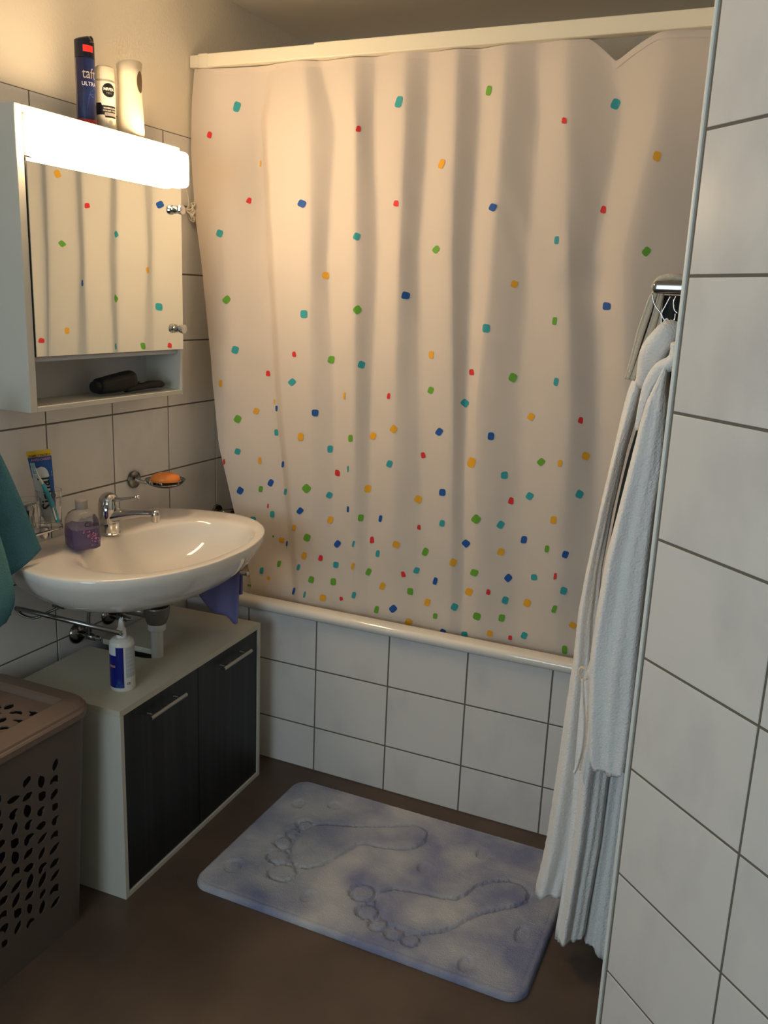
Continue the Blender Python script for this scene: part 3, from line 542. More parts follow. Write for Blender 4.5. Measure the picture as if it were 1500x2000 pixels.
# ---- things on the cabinet
ctop = CZ1
def spray_can():
    X, Y, r = .062, -.452, .0235
    t = thing('spray_can', 'tall dark blue hairspray can on top of the mirror cabinet, leftmost there', 'spray can', (X, Y, ctop))
    M1 = mat('dark blue can', '#14183c', .3, var=(14, '#26407e', .45, .8, (1, 1, .5)))
    obj('can_body', lathe([(0, 0), (r, 0), (r, .004), (r, .158), (r-.001, .160), (0, .160)], 32), M1, t, smooth=False)
    # cap with a slanted, notched top
    b = bmesh.new(); n = 32; R0 = []; R1 = []; R2 = []
    fa = math.atan2(-1.82, 1.65)
    for i in range(n):
        a = 2*math.pi*i/n; h = .209+.006*math.cos(a-fa-2.2)-(.012 if math.cos(a-fa-1.2) > .75 else 0)
        R0.append((r*math.cos(a), r*math.sin(a), .160)); R1.append((r*math.cos(a), r*math.sin(a), h-.004)); R2.append((r*.8*math.cos(a), r*.8*math.sin(a), h))
    obj('cap', loft([R0, R1, R2]), mat('black blue cap', '#0c0e22', .3), t)
    obj('red_band', wrap_patch(0, 0, r, .003, .020, -math.pi, math.pi, 36), mat('red band', '#a82a30', .4), t)
    obj('edge_line', wrap_patch(0, 0, r, .022, .158, fa-1.12, fa-1.06, 3, .0005), mat('silver line', '#b9b2ab', .3), t)
    obj('red_tag', wrap_patch(0, 0, r, .172, .187, fa-.15, fa+.95, 10, .0006), mat('bright red label', '#d8352f', .4), t)
    for nm, s, sz, z, c, sx_ in (('brand_lettering', 'taft', .034, .123, '#9b8f86', .75), ('lettering', 'ULTRA', .0125, .100, '#c9c6d8', 1)):
        obj(nm, wrap_text(s, sz, 0, 0, r, z, fa+.42, sx_), mat('print '+c, c, .4), t)
    for k in range(4):
        P = [((r+.0006)*math.cos(fa+.1+.25*k*.5+.6*u), (r+.0006)*math.sin(fa+.1+.25*k*.5+.6*u), .045+.04*u*(1-.2*k)+.01*k+.012*math.sin(3*u+k)) for u in [i/8 for i in range(9)]]
        obj('swirl_print', tube(P, .0004, 4), mat('pale blue print', '#3f5690', .5), t)
spray_can()
def foam_can():
    X, Y, r = .070, -.392, .0245
    t = thing('shaving_foam_can', 'white and black foam can standing between the hairspray and the air freshener', 'can', (X, Y, ctop))
    fa = math.atan2(-1.90, 1.64)
    obj('can_body', lathe([(0, 0), (r, 0), (r, .118), (r-.003, .124), (0, .124)], 32), mat('white can', '#d9d3c4', .3), t)
    obj('cap', lathe([(r-.002, .1235), (r-.001, .1235), (r-.001, .142), (r-.002, .152), (r-.006, .156), (0, .157)], 32), mat('pale cap', '#d6cdb8', .35), t)
    obj('round_logo', wrap_disc(0, 0, r, .098, fa+.38, .0165), mat('black print', '#17161a', .4), t)
    obj('logo_lettering', wrap_text('NIVEA', .0095, 0, 0, r+.0004, .100, fa+.38, 1, .0003), mat('white print', '#ece6d8', .4), t)
    obj('logo_lettering', wrap_text('MEN', .0065, 0, 0, r+.0004, .091, fa+.38), mat('grey print', '#8f8a84', .4), t)
    obj('black_band', wrap_patch(0, 0, r, 0, 0, fa-1.5, fa+1.2, 26, .0004, lambda u: .040-(.006 if u > .5 else 0), lambda u: .068-(.006 if u > .42 else 0)), mat('black print', '#17161a', .4), t)
    for s, z in (('RASIERSCHAUM', .056), ('MOUSSE À RASER', .050)):
        obj('band_lettering', wrap_text(s, .0052, 0, 0, r+.0005, z, fa+.55), mat('white print', '#ece6d8', .4), t)
    obj('grey_stripe', wrap_patch(0, 0, r, .038, .046, fa-.1, fa+1.2, 10, .0006), mat('grey print', '#6f6c6c', .4), t)
    obj('emblem_ring', wrap_disc(0, 0, r, .024, fa+.5, .005), mat('grey print2', '#a9a295', .4), t)
foam_can()
def freshener():
    X, Y = .084, -.315
    t = thing('air_freshener', 'cream plastic automatic air freshener on top of the cabinet, rightmost there', 'air freshener', (X, Y, ctop))
    m = mat('cream plastic', '#e6dcc4', .35)
    prof = [(0, 0), (.031, 0), (.0335, .004), (.0345, .02), (.033, .05), (.0305, .09), (.030, .115), (.0305, .15), (.032, .178)]
    b = bmesh.new(); rings = []
    for r, z in prof[1:]:
        rings.append([(r*math.cos(2*math.pi*i/36), r*1.02*math.sin(2*math.pi*i/36), z+(.006*math.cos(2*math.pi*i/36+.2) if z > .17 else 0)) for i in range(36)])
    lip = [(x*.9, y*.9, z) for x, y, z in rings[-1]]; inn = [(x*.88, y*.88, z-.008) for x, y, z in rings[-1]]
    obj('body', loft(rings+[lip, inn]), m, t, smooth=True)
    # leaf shaped spray opening on the side towards the bath
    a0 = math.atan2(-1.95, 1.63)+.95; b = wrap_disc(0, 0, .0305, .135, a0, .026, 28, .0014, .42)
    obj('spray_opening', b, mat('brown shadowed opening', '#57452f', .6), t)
freshener()
def dryer():
    t = thing('hair_dryer', 'small black hair dryer lying in the open shelf of the mirror cabinet', 'hair dryer', (.085, -.36, CZ0+T*.8))
    rings = []
    for y, w, h, zc in ((-.115, .020, .018, .026), (-.11, .024, .021, .027), (-.05, .027, .025, .031), (0, .028, .027, .035), (.012, .026, .026, .036)):
        rings.append([(w*math.cos(a)*1.0, y, zc+h*math.copysign(abs(math.sin(a))**.7, math.sin(a))) for a in [2*math.pi*i/24 for i in range(24)]])
    obj('barrel', loft(rings), M_blackpl, t, smooth=False)
    obj('handle', tube([(.01, -.02, .014), (.015, .03, .017), (.014, .085, .020), (.012, .125, .018), (.01, .14, .014)], [.013, .013, .015, .014, .006], 14, 3, .75), M_blackpl, t, smooth=True)
    obj('nozzle', tube([(0, -.118, .026), (0, -.130, .026)], [.018, .015], 20), M_blackpl, t)
    obj('switch', box(.008, .02, .03, .05, .0265, .031, .002), M_gray, t)
dryer()

# ================================================================== washbasin
SY = -.462
sink = thing('washbasin', 'white ceramic oval washbasin on the tiled wall below the mirror cabinet', 'washbasin', (0, SY, .85))
def hw(x): return interp(x, [0, .05, .14, .22, .30, .38, .42, .45, .475, .492, .50], [.300, .325, .350, .366, .368, .318, .275, .225, .155, .08, 0])
NS = 72
def outline(s=1):
    """closed loop, starts at back right, runs round the front to back left"""
    pts = []
    for i in range(NS):
        t = i/(NS-1); a = (t-.5)*math.pi*1.0
        # angle measured about (.2,0)
        th = (t*2-1)*R_(125)
        d = Vector((math.cos(th), -math.sin(th), 0)); lo_, hi_ = 0, .6
        for _ in range(24):
            m = (lo_+hi_)/2; p = Vector((.2, 0, 0))+d*m
            inside = p.x > 0 and p.x < .5 and abs(p.y) < hwS(p.x)
            if inside: lo_ = m
            else: hi_ = m
        pts.append(Vector((.2, 0, 0))+d*lo_)
    return pts
HX = [i*.5/60 for i in range(61)]; HR = [hw(x) for x in HX]
for _ in range(6): HR = [HR[0]]+[(HR[i-1]+2*HR[i]+HR[i+1])/4 for i in range(1, 60)]+[HR[60]]
def hwS(x):
    # superellipse front blended with measured widths
    if x > .22: return .372*(max(0, 1-((x-.22)/.282)**2.3))**(1/2.05)
    return interp(x, [0, .06, .14, .22], [.305, .335, .360, .372])
OL = outline()
# extra points along the wall close the loop
back = [Vector((0.0, -.31+.62*k/9, 0)) for k in range(1, 9)]
a, c = OL[0], OL[-1]
back = [c.lerp(a, k/9) for k in range(1, 9)]
LOOP0 = OL+back
def inner(s=1):
    """basin opening: straight at the back, round in front"""
    out = []
    C = Vector((.295, .012, 0))
    for p in LOOP0:
        d = (p-Vector((.25, 0, 0))); th = math.atan2(d.y, d.x)
        dx, dy = math.cos(th), math.sin(th)
        ex = .172 if dx > 0 else .178; ey = .272
        q = 2.35
        r = 1/((abs(dx)/ex)**q+(abs(dy)/ey)**q)**(1/q)
        out.append(C+Vector((dx, dy, 0))*r*s)
    return out
def sc(L, s, cx=.0, z=0, cy=0):
    return [Vector((cx+(p.x-cx)*s, cy+(p.y-cy)*s, z)) for p in L]
def mixz(A, B, t, z): return [Vector((p.x*(1-t)+q.x*t, p.y*(1-t)+q.y*t, z)) for p, q in zip(A, B)]
circ = lambda r, z, cx=.25: [Vector((cx+r*math.cos(math.atan2(p.y, p.x-.25)), r*math.sin(math.atan2(p.y, p.x-.25)), z)) for p in LOOP0]
IN = inner()
# underside rings run from the drain boss outwards
def under(s, z, wallx=.002):
    L = []
    for p in LOOP0:
        q = Vector((.16+(p.x-.16)*s, p.y*s, z)); L.append(q)
    return L
rgs = [circ(.033, -.172), circ(.040, -.170), circ(.048, -.152), mixz(circ(.07, 0), under(.5, 0), .6, -.142), under(.66, -.128), under(.80, -.105), under(.905, -.072), under(.965, -.040)]
rgs += [mixz(under(.99, 0), LOOP0, .5, -.022), [Vector((p.x, p.y, -.012)) for p in LOOP0], [Vector((p.x, p.y, -.004)) for p in LOOP0]]
rgs += [mixz(LOOP0, IN, .03, .0), mixz(LOOP0, IN, .08, .0015)]
rgs += [mixz(LOOP0, IN, .80, .0005), mixz(LOOP0, IN, .93, -.002), inner(.98), ]
rgs[-1] = [Vector((p.x, p.y, -.008)) for p in rgs[-1]]
for s, z in ((.95, -.022), (.90, -.045), (.80, -.078), (.62, -.106), (.35, -.122), (.12, -.127)):
    L = inner(s); C = Vector((.295-.035*(1-s), .006, 0)); rgs.append([Vector((p.x-.035*(1-s), p.y, z)) for p in L])
b = loft(rgs, cap0=True, cap1=True)
for v in b.verts: v.co.x = max(v.co.x, .0015)
so = obj('basin', b, M_ceramic, sink, smooth=True); subsurf(so, 1)
obj('drain_plug', lathe([(0, -.1262), (.021, -.1262), (.023, -.124), (.018, -.121), (0, -.120)], 28, (.262, 0, 0)), M_chrome, sink, smooth=True)

# faucet
fau = thing('faucet', 'chrome single lever mixer tap on the back ledge of the washbasin', 'tap', (.098, -.463, .8505))
obj('base_ring', lathe([(0, 0), (.0285, 0), (.0285, .003), (.0262, .005), (.0262, .030), (.0252, .032), (0, .032)], 32), M_chrome, fau, smooth=False)
obj('body', lathe([(.0245, .031), (.0275, .040), (.0292, .055), (.0292, .072), (.0285, .084), (.0255, .0975), (.019, .108), (.010, .1135), (0, .115)], 32), M_chrome, fau, smooth=True)
obj('spout', tube([(.005, 0, .046), (.04, .003, .056), (.09, .008, .066), (.130, .012, .071), (.146, .013, .071)], [.025, .019, .0135, .0115, .012], 16, 4, .8), M_chrome, fau, smooth=True)
obj('aerator', lathe([(0, -.022), (.0095, -.022), (.0105, -.020), (.0105, -.009), (.0118, -.006), (.0125, .002), (.009, .009), (0, .0115)], 24, (.146, .013, .071)), M_chrome, fau, smooth=True)
obj('lever', tube([(.008, 0, .098), (.03, .004, .098), (.06, .010, .104), (.085, .014, .1095)], [.011, .0082, .0055, .0045], 12, 4, .7), M_chrome, fau, smooth=True)
obj('lever_tip', lathe([(0, -.0055), (.004, -.004), (.0055, 0), (.004, .004), (0, .0055)], 16, (.088, .0145, .110)), M_chrome, fau, smooth=True)

# soap bottle
sb = thing('soap_bottle', 'clear refill bottle of violet liquid soap left of the mixer tap', 'bottle', (.130, -.600, .8515), R_(-28))
def sq(w, d, r, z, n=5): return [(x*1.2, y*1.2, z) for x, y in rrect(-w, w, -d, d, r, n)]
body = loft([sq(.031, .026, .012, 0), sq(.035, .030, .014, .004), sq(.036, .031, .014, .03), sq(.034, .029, .014, .072), sq(.028, .024, .014, .088), sq(.019, .017, .012, .096), sq(.013, .013, .0125, .099), sq(.0125, .0125, .012, .104)])
obj('bottle_shell', body, M_clear, sb, smooth=True)
obj('liquid', loft([sq(.030, .025, .011, .0016), sq(.0335, .0285, .0125, .005), sq(.0345, .0295, .0125, .03), sq(.0338, .0288, .0125, .053)]), M_purliq, sb)
obj('cap', lathe([(.0128, .100), (.0155, .100), (.0155, .122), (.013, .125), (0, .1255)], 24), mat('frosted cap', '#bcb3a8', .3, trans=.5), sb, smooth=False)
lab_m = mat('black lettering', '#1b1714', .5)
def on_side(b, x, y, z):  # text drawn in XY -> stands on the +x side of the bottle
    for v in b.verts: v.co = Vector((x, y+v.co.x, z+v.co.y))
    return b
obj('label_lettering', on_side(text_bm('Clien', .0175, .0001), .0425, .010, .066), lab_m, sb)
b = bmesh.new(); rr = random.Random(4)
for k in range(26):
    cy, cz, s = rr.gauss(.008, .010), rr.gauss(.036, .009), rr.uniform(.002, .005); a = rr.uniform(0, 3)
    vs = [b.verts.new((.0442, cy+s*math.cos(a+q)*(1 if i % 2 else .45), cz+s*math.sin(a+q)*(1 if i % 2 else .45))) for i, q in enumerate([2*math.pi*i/8 for i in range(8)])]; b.faces.new(vs)
obj('flower_print', b, mat('pink flower print', '#c48aa6', .6, var=(300, '#7d3c5c', .45, .55)), sb)
obj('label_lettering', on_side(text_bm('250 ml', .004, .0001), .0442, .012, .012), mat('pale print', '#cbb8c8', .5), sb)

# tumblers on a chrome holder
def glass(x, y, z, r, h, label, grp=None):
    t = thing('glass_tumbler', label, 'tumbler', (x, y, z))
    obj('glass_wall', lathe([(0, 0), (r*.82, 0), (r*.86, .002), (r, h), (r-.002, h), (r*.84-.001, .006), (0, .005)], 28), M_glass, t, smooth=False)
    return t
glass(.082, -.660, .918, .032, .088, 'clear glass tumbler holding the toothpaste tube and toothbrush')
glass(.088, -.735, .918, .031, .078, 'clear glass tumbler half behind the blue towel, with a metal cap in it')
gh = thing('tumbler_holder', 'chrome and glass double tumbler holder on the tiled wall left of the tap', 'holder', (0, -.68, .905))
obj('wall_rosette', lathe([(0, .0015), (.022, .0015), (.022, .008), (.018, .011), (0, .012)], 24, (0, 0, 0), 'X'), M_chrome, gh)
obj('arm', tube([(.008, 0, 0), (.05, 0, .002), (.058, 0, .004)], .006, 10), M_chrome, gh)
obj('glass_tray', prism(rrect(.045, .118, -.10, .043, .03), [], .0055, .0115), M_glass, gh)
obj('tray_rim', tube([(x, y, .006) for x, y in rrect(.045, .118, -.10, .043, .03)+[(.118, .013)]], .0022, 6), M_chrome, gh)
obj('clamp', lathe([(0, -.018), (.010, -.018), (.012, -.012), (.012, .004), (0, .005)], 20, (.085, -.005, 0)), M_chrome, gh)
mc_ = thing('metal_cap', 'small shiny metal lid standing in the left glass tumbler', 'lid', (.088, -.734, .926))
obj('lid_body', lathe([(0, 0), (.014, 0), (.015, .004), (.012, .03), (.014, .045), (.009, .055), (0, .056)], 20), M_dullchrome, mc_, smooth=False)
# toothpaste
tp = thing('toothpaste_tube', 'blue and white toothpaste tube with a yellow band, upright in the tumbler', 'toothpaste', (.080, -.658, .926))
tp.rotation_euler = (R_(6), R_(-2), R_(-45))
rings = []
for i in range(15):
    f = i/14; z = .012+.168*f; w = .0185+.0115*f; th = .0165*(1-f)**.8+.0012
    rings.append([(th*math.sin(a), w*math.cos(a), z) for a in [2*math.pi*k/24 for k in range(24)]])
M_tpw = mat('toothpaste white', '#cfd3d6', .35)
tb = obj('tube_body', loft(rings), M_tpw, tp, smooth=True)
obj('cap', lathe([(0, 0), (.013, 0), (.0145, .002), (.0155, .013), (0, .0135)], 24), mat('white cap', '#c9cccd', .4), tp)
def front(f):  # surface x of the tube at height fraction f and y
    return .0165*(1-f)**.8+.0012
def tube_patch(poly_fn, name, m, n=10, off=.0005, f0=0, f1=1, both=False):
    b = bmesh.new(); rows_ = []
    for i in range(n+1):
        f = f0+(f1-f0)*i/n; w = .0185+.0115*f; th = front(f); z = .012+.168*f; y0, y1 = poly_fn(f); row = []
        for k in range(7):
            y = (y0+(y1-y0)*k/6)*w; c = max(-.999, min(.999, y/w)); row.append(b.verts.new((th*math.sqrt(1-c*c)+off, y, z)))
        rows_.append(row)
    for a, c in zip(rows_, rows_[1:]):
        for k in range(6): b.faces.new((a[k], a[k+1], c[k+1], c[k]))
    return obj(name, b, m, tp, smooth=True)
tube_patch(lambda f: (-.97, .97), 'yellow_band', mat('yellow print', '#d9b51f', .4), 3, .0006, .905, 1.0)
tube_patch(lambda f: (-.97, .97), 'blue_field', mat('blue print', '#1f4f93', .4), 5, .0006, .60, .905)
tube_patch(lambda f: (.97-(.97+.1)*max(0, (.62-.0-f)/.62)**.0*max(0, 1-((.62-f)/.62)**2)**.5*.42, .97), 'blue_edge', mat('blue print', '#1f4f93', .4), 10, .0006, .0, .605)
tube_patch(lambda f: (-.75*math.sqrt(max(0, 1-((f-.60)/.16)**2)), .60*math.sqrt(max(0, 1-((f-.60)/.16)**2))), 'white_arch', M_tpw, 8, .0010, .60, .76)
def tp_text(s, size, y, f, rot, m, name, sx=1, bold=0):
    b = text_bm(s, size, 0, sx, bold)
    for v in b.verts:
        u, w_ = v.co.x, v.co.y
        if rot: u, w_ = -w_, u
        ff = f+w_/.168; yy = y+u; W = .0185+.0115*min(max(ff, 0), 1); c = max(-.999, min(.999, yy/W))
        v.co = Vector((front(min(max(ff, 0), 1))*math.sqrt(1-c*c)+.0018, yy, .012+.168*ff))
    return obj(name, b, m, tp)
tp_text('FAMILY PACK !', .0078, 0, .925, 0, mat('red brown print', '#8e3a17', .5), 'lettering', .95, .0002)
tp_text('ANTI-CARIES', .0080, .002, .865, 0, mat('pink print', '#e08fa6', .5), 'lettering', 1, .0001)
tp_text('Signal', .038, .002, .36, 1, mat('black lettering', '#1b1714', .5), 'brand_lettering', .95, .0006)
tb2 = thing('toothbrush', 'turquoise and white toothbrush leaning in front of the toothpaste tube', 'toothbrush', (.092, -.668, .926), R_(-45))
P0 = [(0.008, .016, 0), (.008, .004, .05), (.010, -.014, .10), (.010, -.030, .140)]
obj('handle', tube(P0[:3], [.0050, .0062, .0045], 10, 4, .8), mat('turquoise handle', '#3fa3b4', .35), tb2, smooth=True)
obj('handle_inlay', tube([(.0135, .013, .008), (.0135, .006, .04)], .0022, 8), M_plwhite, tb2)
obj('neck', tube([P0[2], (.010, -.024, .122), P0[3]], [.0040, .0026, .0030], 8, 3), M_plwhite, tb2, smooth=True)
b = bmesh.new()
for i in range(6):
    for j in range(3):
        x, y, z = .009, -.0300-.0022*i*.45+(j-1)*.0035, .126+.0050*i
        box(x, x+.012, y-.0014, y+.0014, z-.0019, z+.0019, bm=b)
obj('bristles', b, mat('pale blue bristles', '#a6c9d2', .8), tb2)

# soap dish
sd = thing('soap_dish', 'round glass soap dish on a chrome wall rosette right of the tap', 'soap dish', (0, -.248, .953))
obj('wall_rosette', lathe([(0, .0015), (.026, .0015), (.027, .004), (.025, .009), (.018, .0125), (0, .014)], 28, (0, 0, 0), 'X'), M_dullchrome, sd)
obj('arm', tube([(.012, 0, 0), (.03, .002, -.004), (.045, .010, -.008)], [.008, .006, .005], 10), M_chrome, sd)
obj('dish_ring', tube([(.095+.050*math.cos(2*math.pi*k/28), .030+.050*math.sin(2*math.pi*k/28), -.004) for k in range(29)], .0012, 8), M_chrome, sd)
obj('glass_dish', lathe([(0, -.016), (.028, -.016), (.048, -.008), (.060, .006), (.0585, .0065), (.046, -.005), (.026, -.012), (0, -.012)], 32, (.095, .030, 0)), M_glass, sd, smooth=True)
so_ = thing('soap_bar', 'orange oval bar of soap lying in the glass dish', 'soap', (.095, -.216, .9425), R_(35))
obj('bar', lathe([(0, 0), (.026, .001), (.041, .010), (.044, .018), (.040, .027), (.024, .035), (0, .037)], 32, sy=.72), M_soap, so_, smooth=True)

# ================================================================== below the washbasin
dt = thing('drain_trap', 'grey metal basin trap with white plastic down pipe going into the cabinet', 'drain pipe', (.25, SY, .52))
obj('collar', lathe([(.030, .156), (.033, .156), (.033, .150), (.0315, .148), (0, .148)], 32), M_rubber, dt)
obj('trap_cup', lathe([(0, .1475), (.0355, .1475), (.0365, .143), (.034, .120), (.028, .103), (.026, .098), (0, .097)], 32), M_gray, dt, smooth=False)
obj('side_outlet', tube([(-.02, -.005, .125), (-.06, -.014, .126), (-.085, -.02, .124)], [.017, .014, .011], 14), M_gray, dt, smooth=True)
obj('wall_pipe', tube([(-.08, -.02, .124), (-.16, -.01, .115), (-.2485, .0, .11)], .009, 12), M_gray, dt, smooth=True)
obj('pipe_collar', lathe([(0, .0965), (.0235, .0965), (.0245, .094), (.0245, .080), (.0225, .078), (0, .078)], 32), M_plpipe, dt)
obj('down_pipe', lathe([(0, .079), (.0165, .079), (.0165, -.30), (0, -.30)], 28), M_plpipe, dt, smooth=False)
def valve(y, z, label, up):
    t = thing('angle_valve', label, 'valve', (0, y, z))
    obj('rosette', lathe([(0, .0015), (.031, .0015), (.031, .004), (.027, .010), (.015, .016), (0, .017)], 28, (0, 0, 0), 'X'), M_dullchrome, t, smooth=True)
    obj('body', tube([(.014, 0, 0), (.05, 0, 0), (.068, 0, -.002)], [.011, .0105, .008], 14), M_dullchrome, t, smooth=True)
    obj('outlet', tube([(.045, 0, .006), (.045, 0, .03)], .008, 12), M_dullchrome, t)
    obj('handle', lathe([(0, .066), (.006, .066), (.007, .072), (.005, .086), (0, .088)], 12, (0, 0, 0), 'X'), M_chrome, t)
    obj('hose', tube([(.045, 0, .028), (.045, up*.004, .07), (.05, up*.015, .12), (.06, up*.02, .150)], .0048, 8, 4), M_gray, t, smooth=True)
valve(-.503, .552, 'left chrome angle valve with hose under the washbasin', 1)
valve(-.373, .566, 'right chrome angle valve behind the drain trap', -1)
def rail_(y, label):
    t = thing('towel_bar', label, 'towel bar', (0, y, .700))
    s = 1 if y < SY else -1
    obj('rod', tube([(.020, 0, 0), (.03, 0, .001), (.36, 0, 0)], .0062, 14), M_dullchrome, t, smooth=True)
    obj('end_cap', lathe([(0, -.003), (.0068, -.003), (.0068, .003), (0, .004)], 16, (.361, 0, 0), 'X'), M_chrome, t)
    obj('bracket', tube([(.022, 0, 0), (.035, s*.004, -.016), (.07, s*.012, -.020), (.10, s*.030, -.004), (.125, s*.055, .010)], .006, 10, 4, .6), M_dullchrome, t, smooth=True)
    obj('mount_plate', box(.105, .145, s*.045-.010, s*.045+.014, .008, .016, .002), M_dullchrome, t)
rail_(-.728, 'chrome towel bar under the left end of the washbasin')
rail_(-.185, 'chrome towel bar under the right end of the washbasin')
# violet cloth over the right bar
cl = thing('cloth', 'violet cleaning cloth hanging from the towel bar beside the bath', 'cloth', (.25, -.185, .70))
b = bmesh.new(); W, Hh = 22, 12; gr = []
for j in range(-Hh, Hh+1):
    row = []
    for i in range(W+1):
        u = i/W; x = -.125+.215*u; drop = abs(j)/Hh
        L = (.100+.055*max(0, math.sin((u-.35)*3.1))+.012*math.sin(u*15)) if j > 0 else .07+.01*math.sin(u*9)
        sd_ = 1 if j > 0 else -1
        yy = sd_*(.0082+.006*drop*math.sin(u*19+j*.1)*1.0+.006*drop) if j else 0
        zz = (.0085 if abs(j) == 0 else .0055)-L*max(0, (abs(j)-1))/(Hh-1)
        row.append(b.verts.new((x-(.03*drop*u*0), -yy, zz)))
    gr.append(row)
for a, c in zip(gr, gr[1:]):
    for i in range(W): b.faces.new((a[i], a[i+1], c[i+1], c[i]))
o = obj('cloth_sheet', b, M_purple, cl, smooth=True); solid(o, .0018, 1)

# ================================================================== cabinet under the basin
van = thing('base_cabinet', 'low white cabinet with black wood grain doors under the washbasin', 'cabinet', (.385, -.772, 0), R_(2.3))
# local frame: -x towards the wall, +y along the front
VW, VD, VH = .668, .335, .52
hole = [(-VD+.0, .30), (-VD, .30)]
notch = [(-.165, .285), (-.145, .287), (-.123, .295), (-.114, .313), (-.120, .334), (-.135, .343), (-.165, .346)]
outer = [(0, 0), (0, VW), (-VD, VW), (-VD, .346)]+notch[::-1]+[(-VD, .285), (-VD, 0)]
obj('top_board', prism(outer, [], VH-.016, VH), M_topboard, van)
obj('side_panel', box(-VD, 0, 0, .014, 0, VH-.0165, .0008), M_white, van)
obj('side_panel', box(-VD, 0, VW-.014, VW, 0, VH-.0165, .0008), M_white, van)
obj('bottom_board', box(-VD, 0, .0145, VW-.0145, 0, .014, .0008), M_white, van)
obj('back_panel', box(-VD, -VD+.004, .0145, VW-.0145, .0145, VH-.17), M_whiteint, van)
for k, (a, c) in enumerate(((.016, VW/2-.001), (VW/2+.001, VW-.016))):
    d = obj('door', box(-.020, -.004, a, c, .0155, VH-.018, .0008), M_black, van)
    m = (a+c)/2-(.008 if k == 0 else -.008)
    hb = tube([(.020, m-.076, .466), (.020, m+.076, .466)], .0062, 14)
    join(hb, tube([(-.004, m-.055, .466), (.016, m-.055, .466)], .004, 8)); join(hb, tube([(-.004, m+.055, .466), (.016, m+.055, .466)], .004, 8))
    obj('handle', hb, M_steel, d, smooth=False)

# bottle of lens solution
ls = thing('solution_bottle', 'white squeeze bottle with blue and grey label on the low cabinet', 'bottle', (.303, -.664, VH))
LR = .0305
obj('bottle_body', lathe([(0, 0), (LR-.002, 0), (LR, .003), (LR, .122), (LR-.002, .130), (LR-.010, .137), (.013, .139), (0, .139)], 36), mat('white bottle plastic', '#cfccc4', .35), ls, smooth=False)
obj('cap', lathe([(0, .138), (.0125, .138), (.0125, .143), (.0115, .160), (.0095, .162), (.0085, .164), (.005, .184), (.0035, .187), (0, .188)], 24), mat('white cap plastic', '#d6d4cd', .4), ls, smooth=False)
la = math.atan2(-1.60, 1.41)
b = wrap_patch(0, 0, LR, .012, .120, la-1.75, la+.10, 20, .0003); obj('blue_label', b, mat('deep blue label', '#101a70', .35, var=(22, '#3c78b4', .60, .82, (1, 1, .7))), ls)
obj('white_corner', wrap_patch(0, 0, LR, .098, .122, la-1.9, la-.52, 10, .0006), mat('label white', '#c6ccd2', .4), ls)
obj('text_block', wrap_patch(0, 0, LR, .038, .118, la+.26, la+1.55, 12, .0003), mat('grey text block', '#a9adb0', .5), ls)
for i in range(6):
    obj('text_line', wrap_patch(0, 0, LR, .052+.011*i, .053+.011*i, la+.34, la+.34+random.uniform(.6, 1.1), 8, .0006), mat('label white', '#c6ccd2', .4), ls)
obj('orange_mark', wrap_patch(0, 0, LR, .066, .072, la-1.25, la-.6, 6, .0006), mat('orange brown mark', '#9a6f5a', .5), ls)
obj('lettering', wrap_text('CE', .0085, 0, 0, LR, .022, la+.47, 1, .0002), mat('dark lettering', '#3a3a40', .5), ls)

# ================================================================== laundry basket
bk = thing('laundry_basket', 'taupe plastic laundry basket with cut-out lid, left of the low cabinet', 'laundry basket', (.19, -1.09, 0))
BX0, BX1, BY0, BY1, BH = -.165, .165, -.26, .265, .545
def wallring(s, z, inset=0): return [(x*s, y*s, z) for x, y in rrect(BX0+inset, BX1-inset, BY0+inset, BY1-inset, .055-inset, 8)]
# tapered shell: corners and end walls as one, the long front wall as a pierced panel
def tap(z): return .885+.115*z/BH
def leaf(cx, cz, s, rot, kind):
    base = {0: [(-1, -.6), (-.75, .15), (-.25, .65), (.4, .9), (1, .9), (.85, .2), (.55, -.35), (0, -.7), (-.5, -.8)],
            1: [(-.9, -.6), (-.9, .2), (-.35, .8), (.3, .85), (.8, .3), (.9, -.6), (.4, -.45), (0, -.35), (-.4, -.6)],
            2: [(-1, .1), (-.5, .6), (.2, .75), (.9, .2), (.8, -.35), (.2, -.7), (-.4, -.45)]}[kind]
    c, s_ = math.cos(rot), math.sin(rot)
    return [(cx+(x*c-y*s_)*s*1.12, cz+(x*s_+y*c)*s*.90) for x, y in base]
rr = random.Random(11)
def leaves(y0, y1, z0, z1, dy, dz, s):
    out = []; i = 0; y = y0
    while y <= y1+1e-6:
        z = z0+(dz*.35 if i % 2 else 0); j = 0
        while z <= z1+1e-6:
            out.append(leaf(y+rr.uniform(-.002, .002), z+rr.uniform(-.002, .002), s*rr.uniform(.85, 1.08), rr.choice((-.9, -.2, .4, .7, 1.1)), rr.choice((0, 0, 1, 2)))); z += dz; j += 1
        y += dy; i += 1
    return out
FX = BX1
def bend_front(b, sgn):
    for v in b.verts:
        v.co.x = sgn*v.co.x; t = tap(v.co.z); v.co.x *= t; v.co.y *= t
    return b
for sgn, nm in ((1, 'front_wall'), (-1, 'rear_wall')):
    outer = [(BY0+.055, 0), (BY1-.055, 0), (BY1-.055, BH), (BY0+.055, BH)]
    hl = leaves(BY0+.080, BY1-.082, .105, .462, .0405, .0355, .0158) if sgn == 1 else []
    b = prism(outer, hl, FX-.003, FX, 'YZ'); obj(nm, bend_front(b, sgn), M_basket, bk)
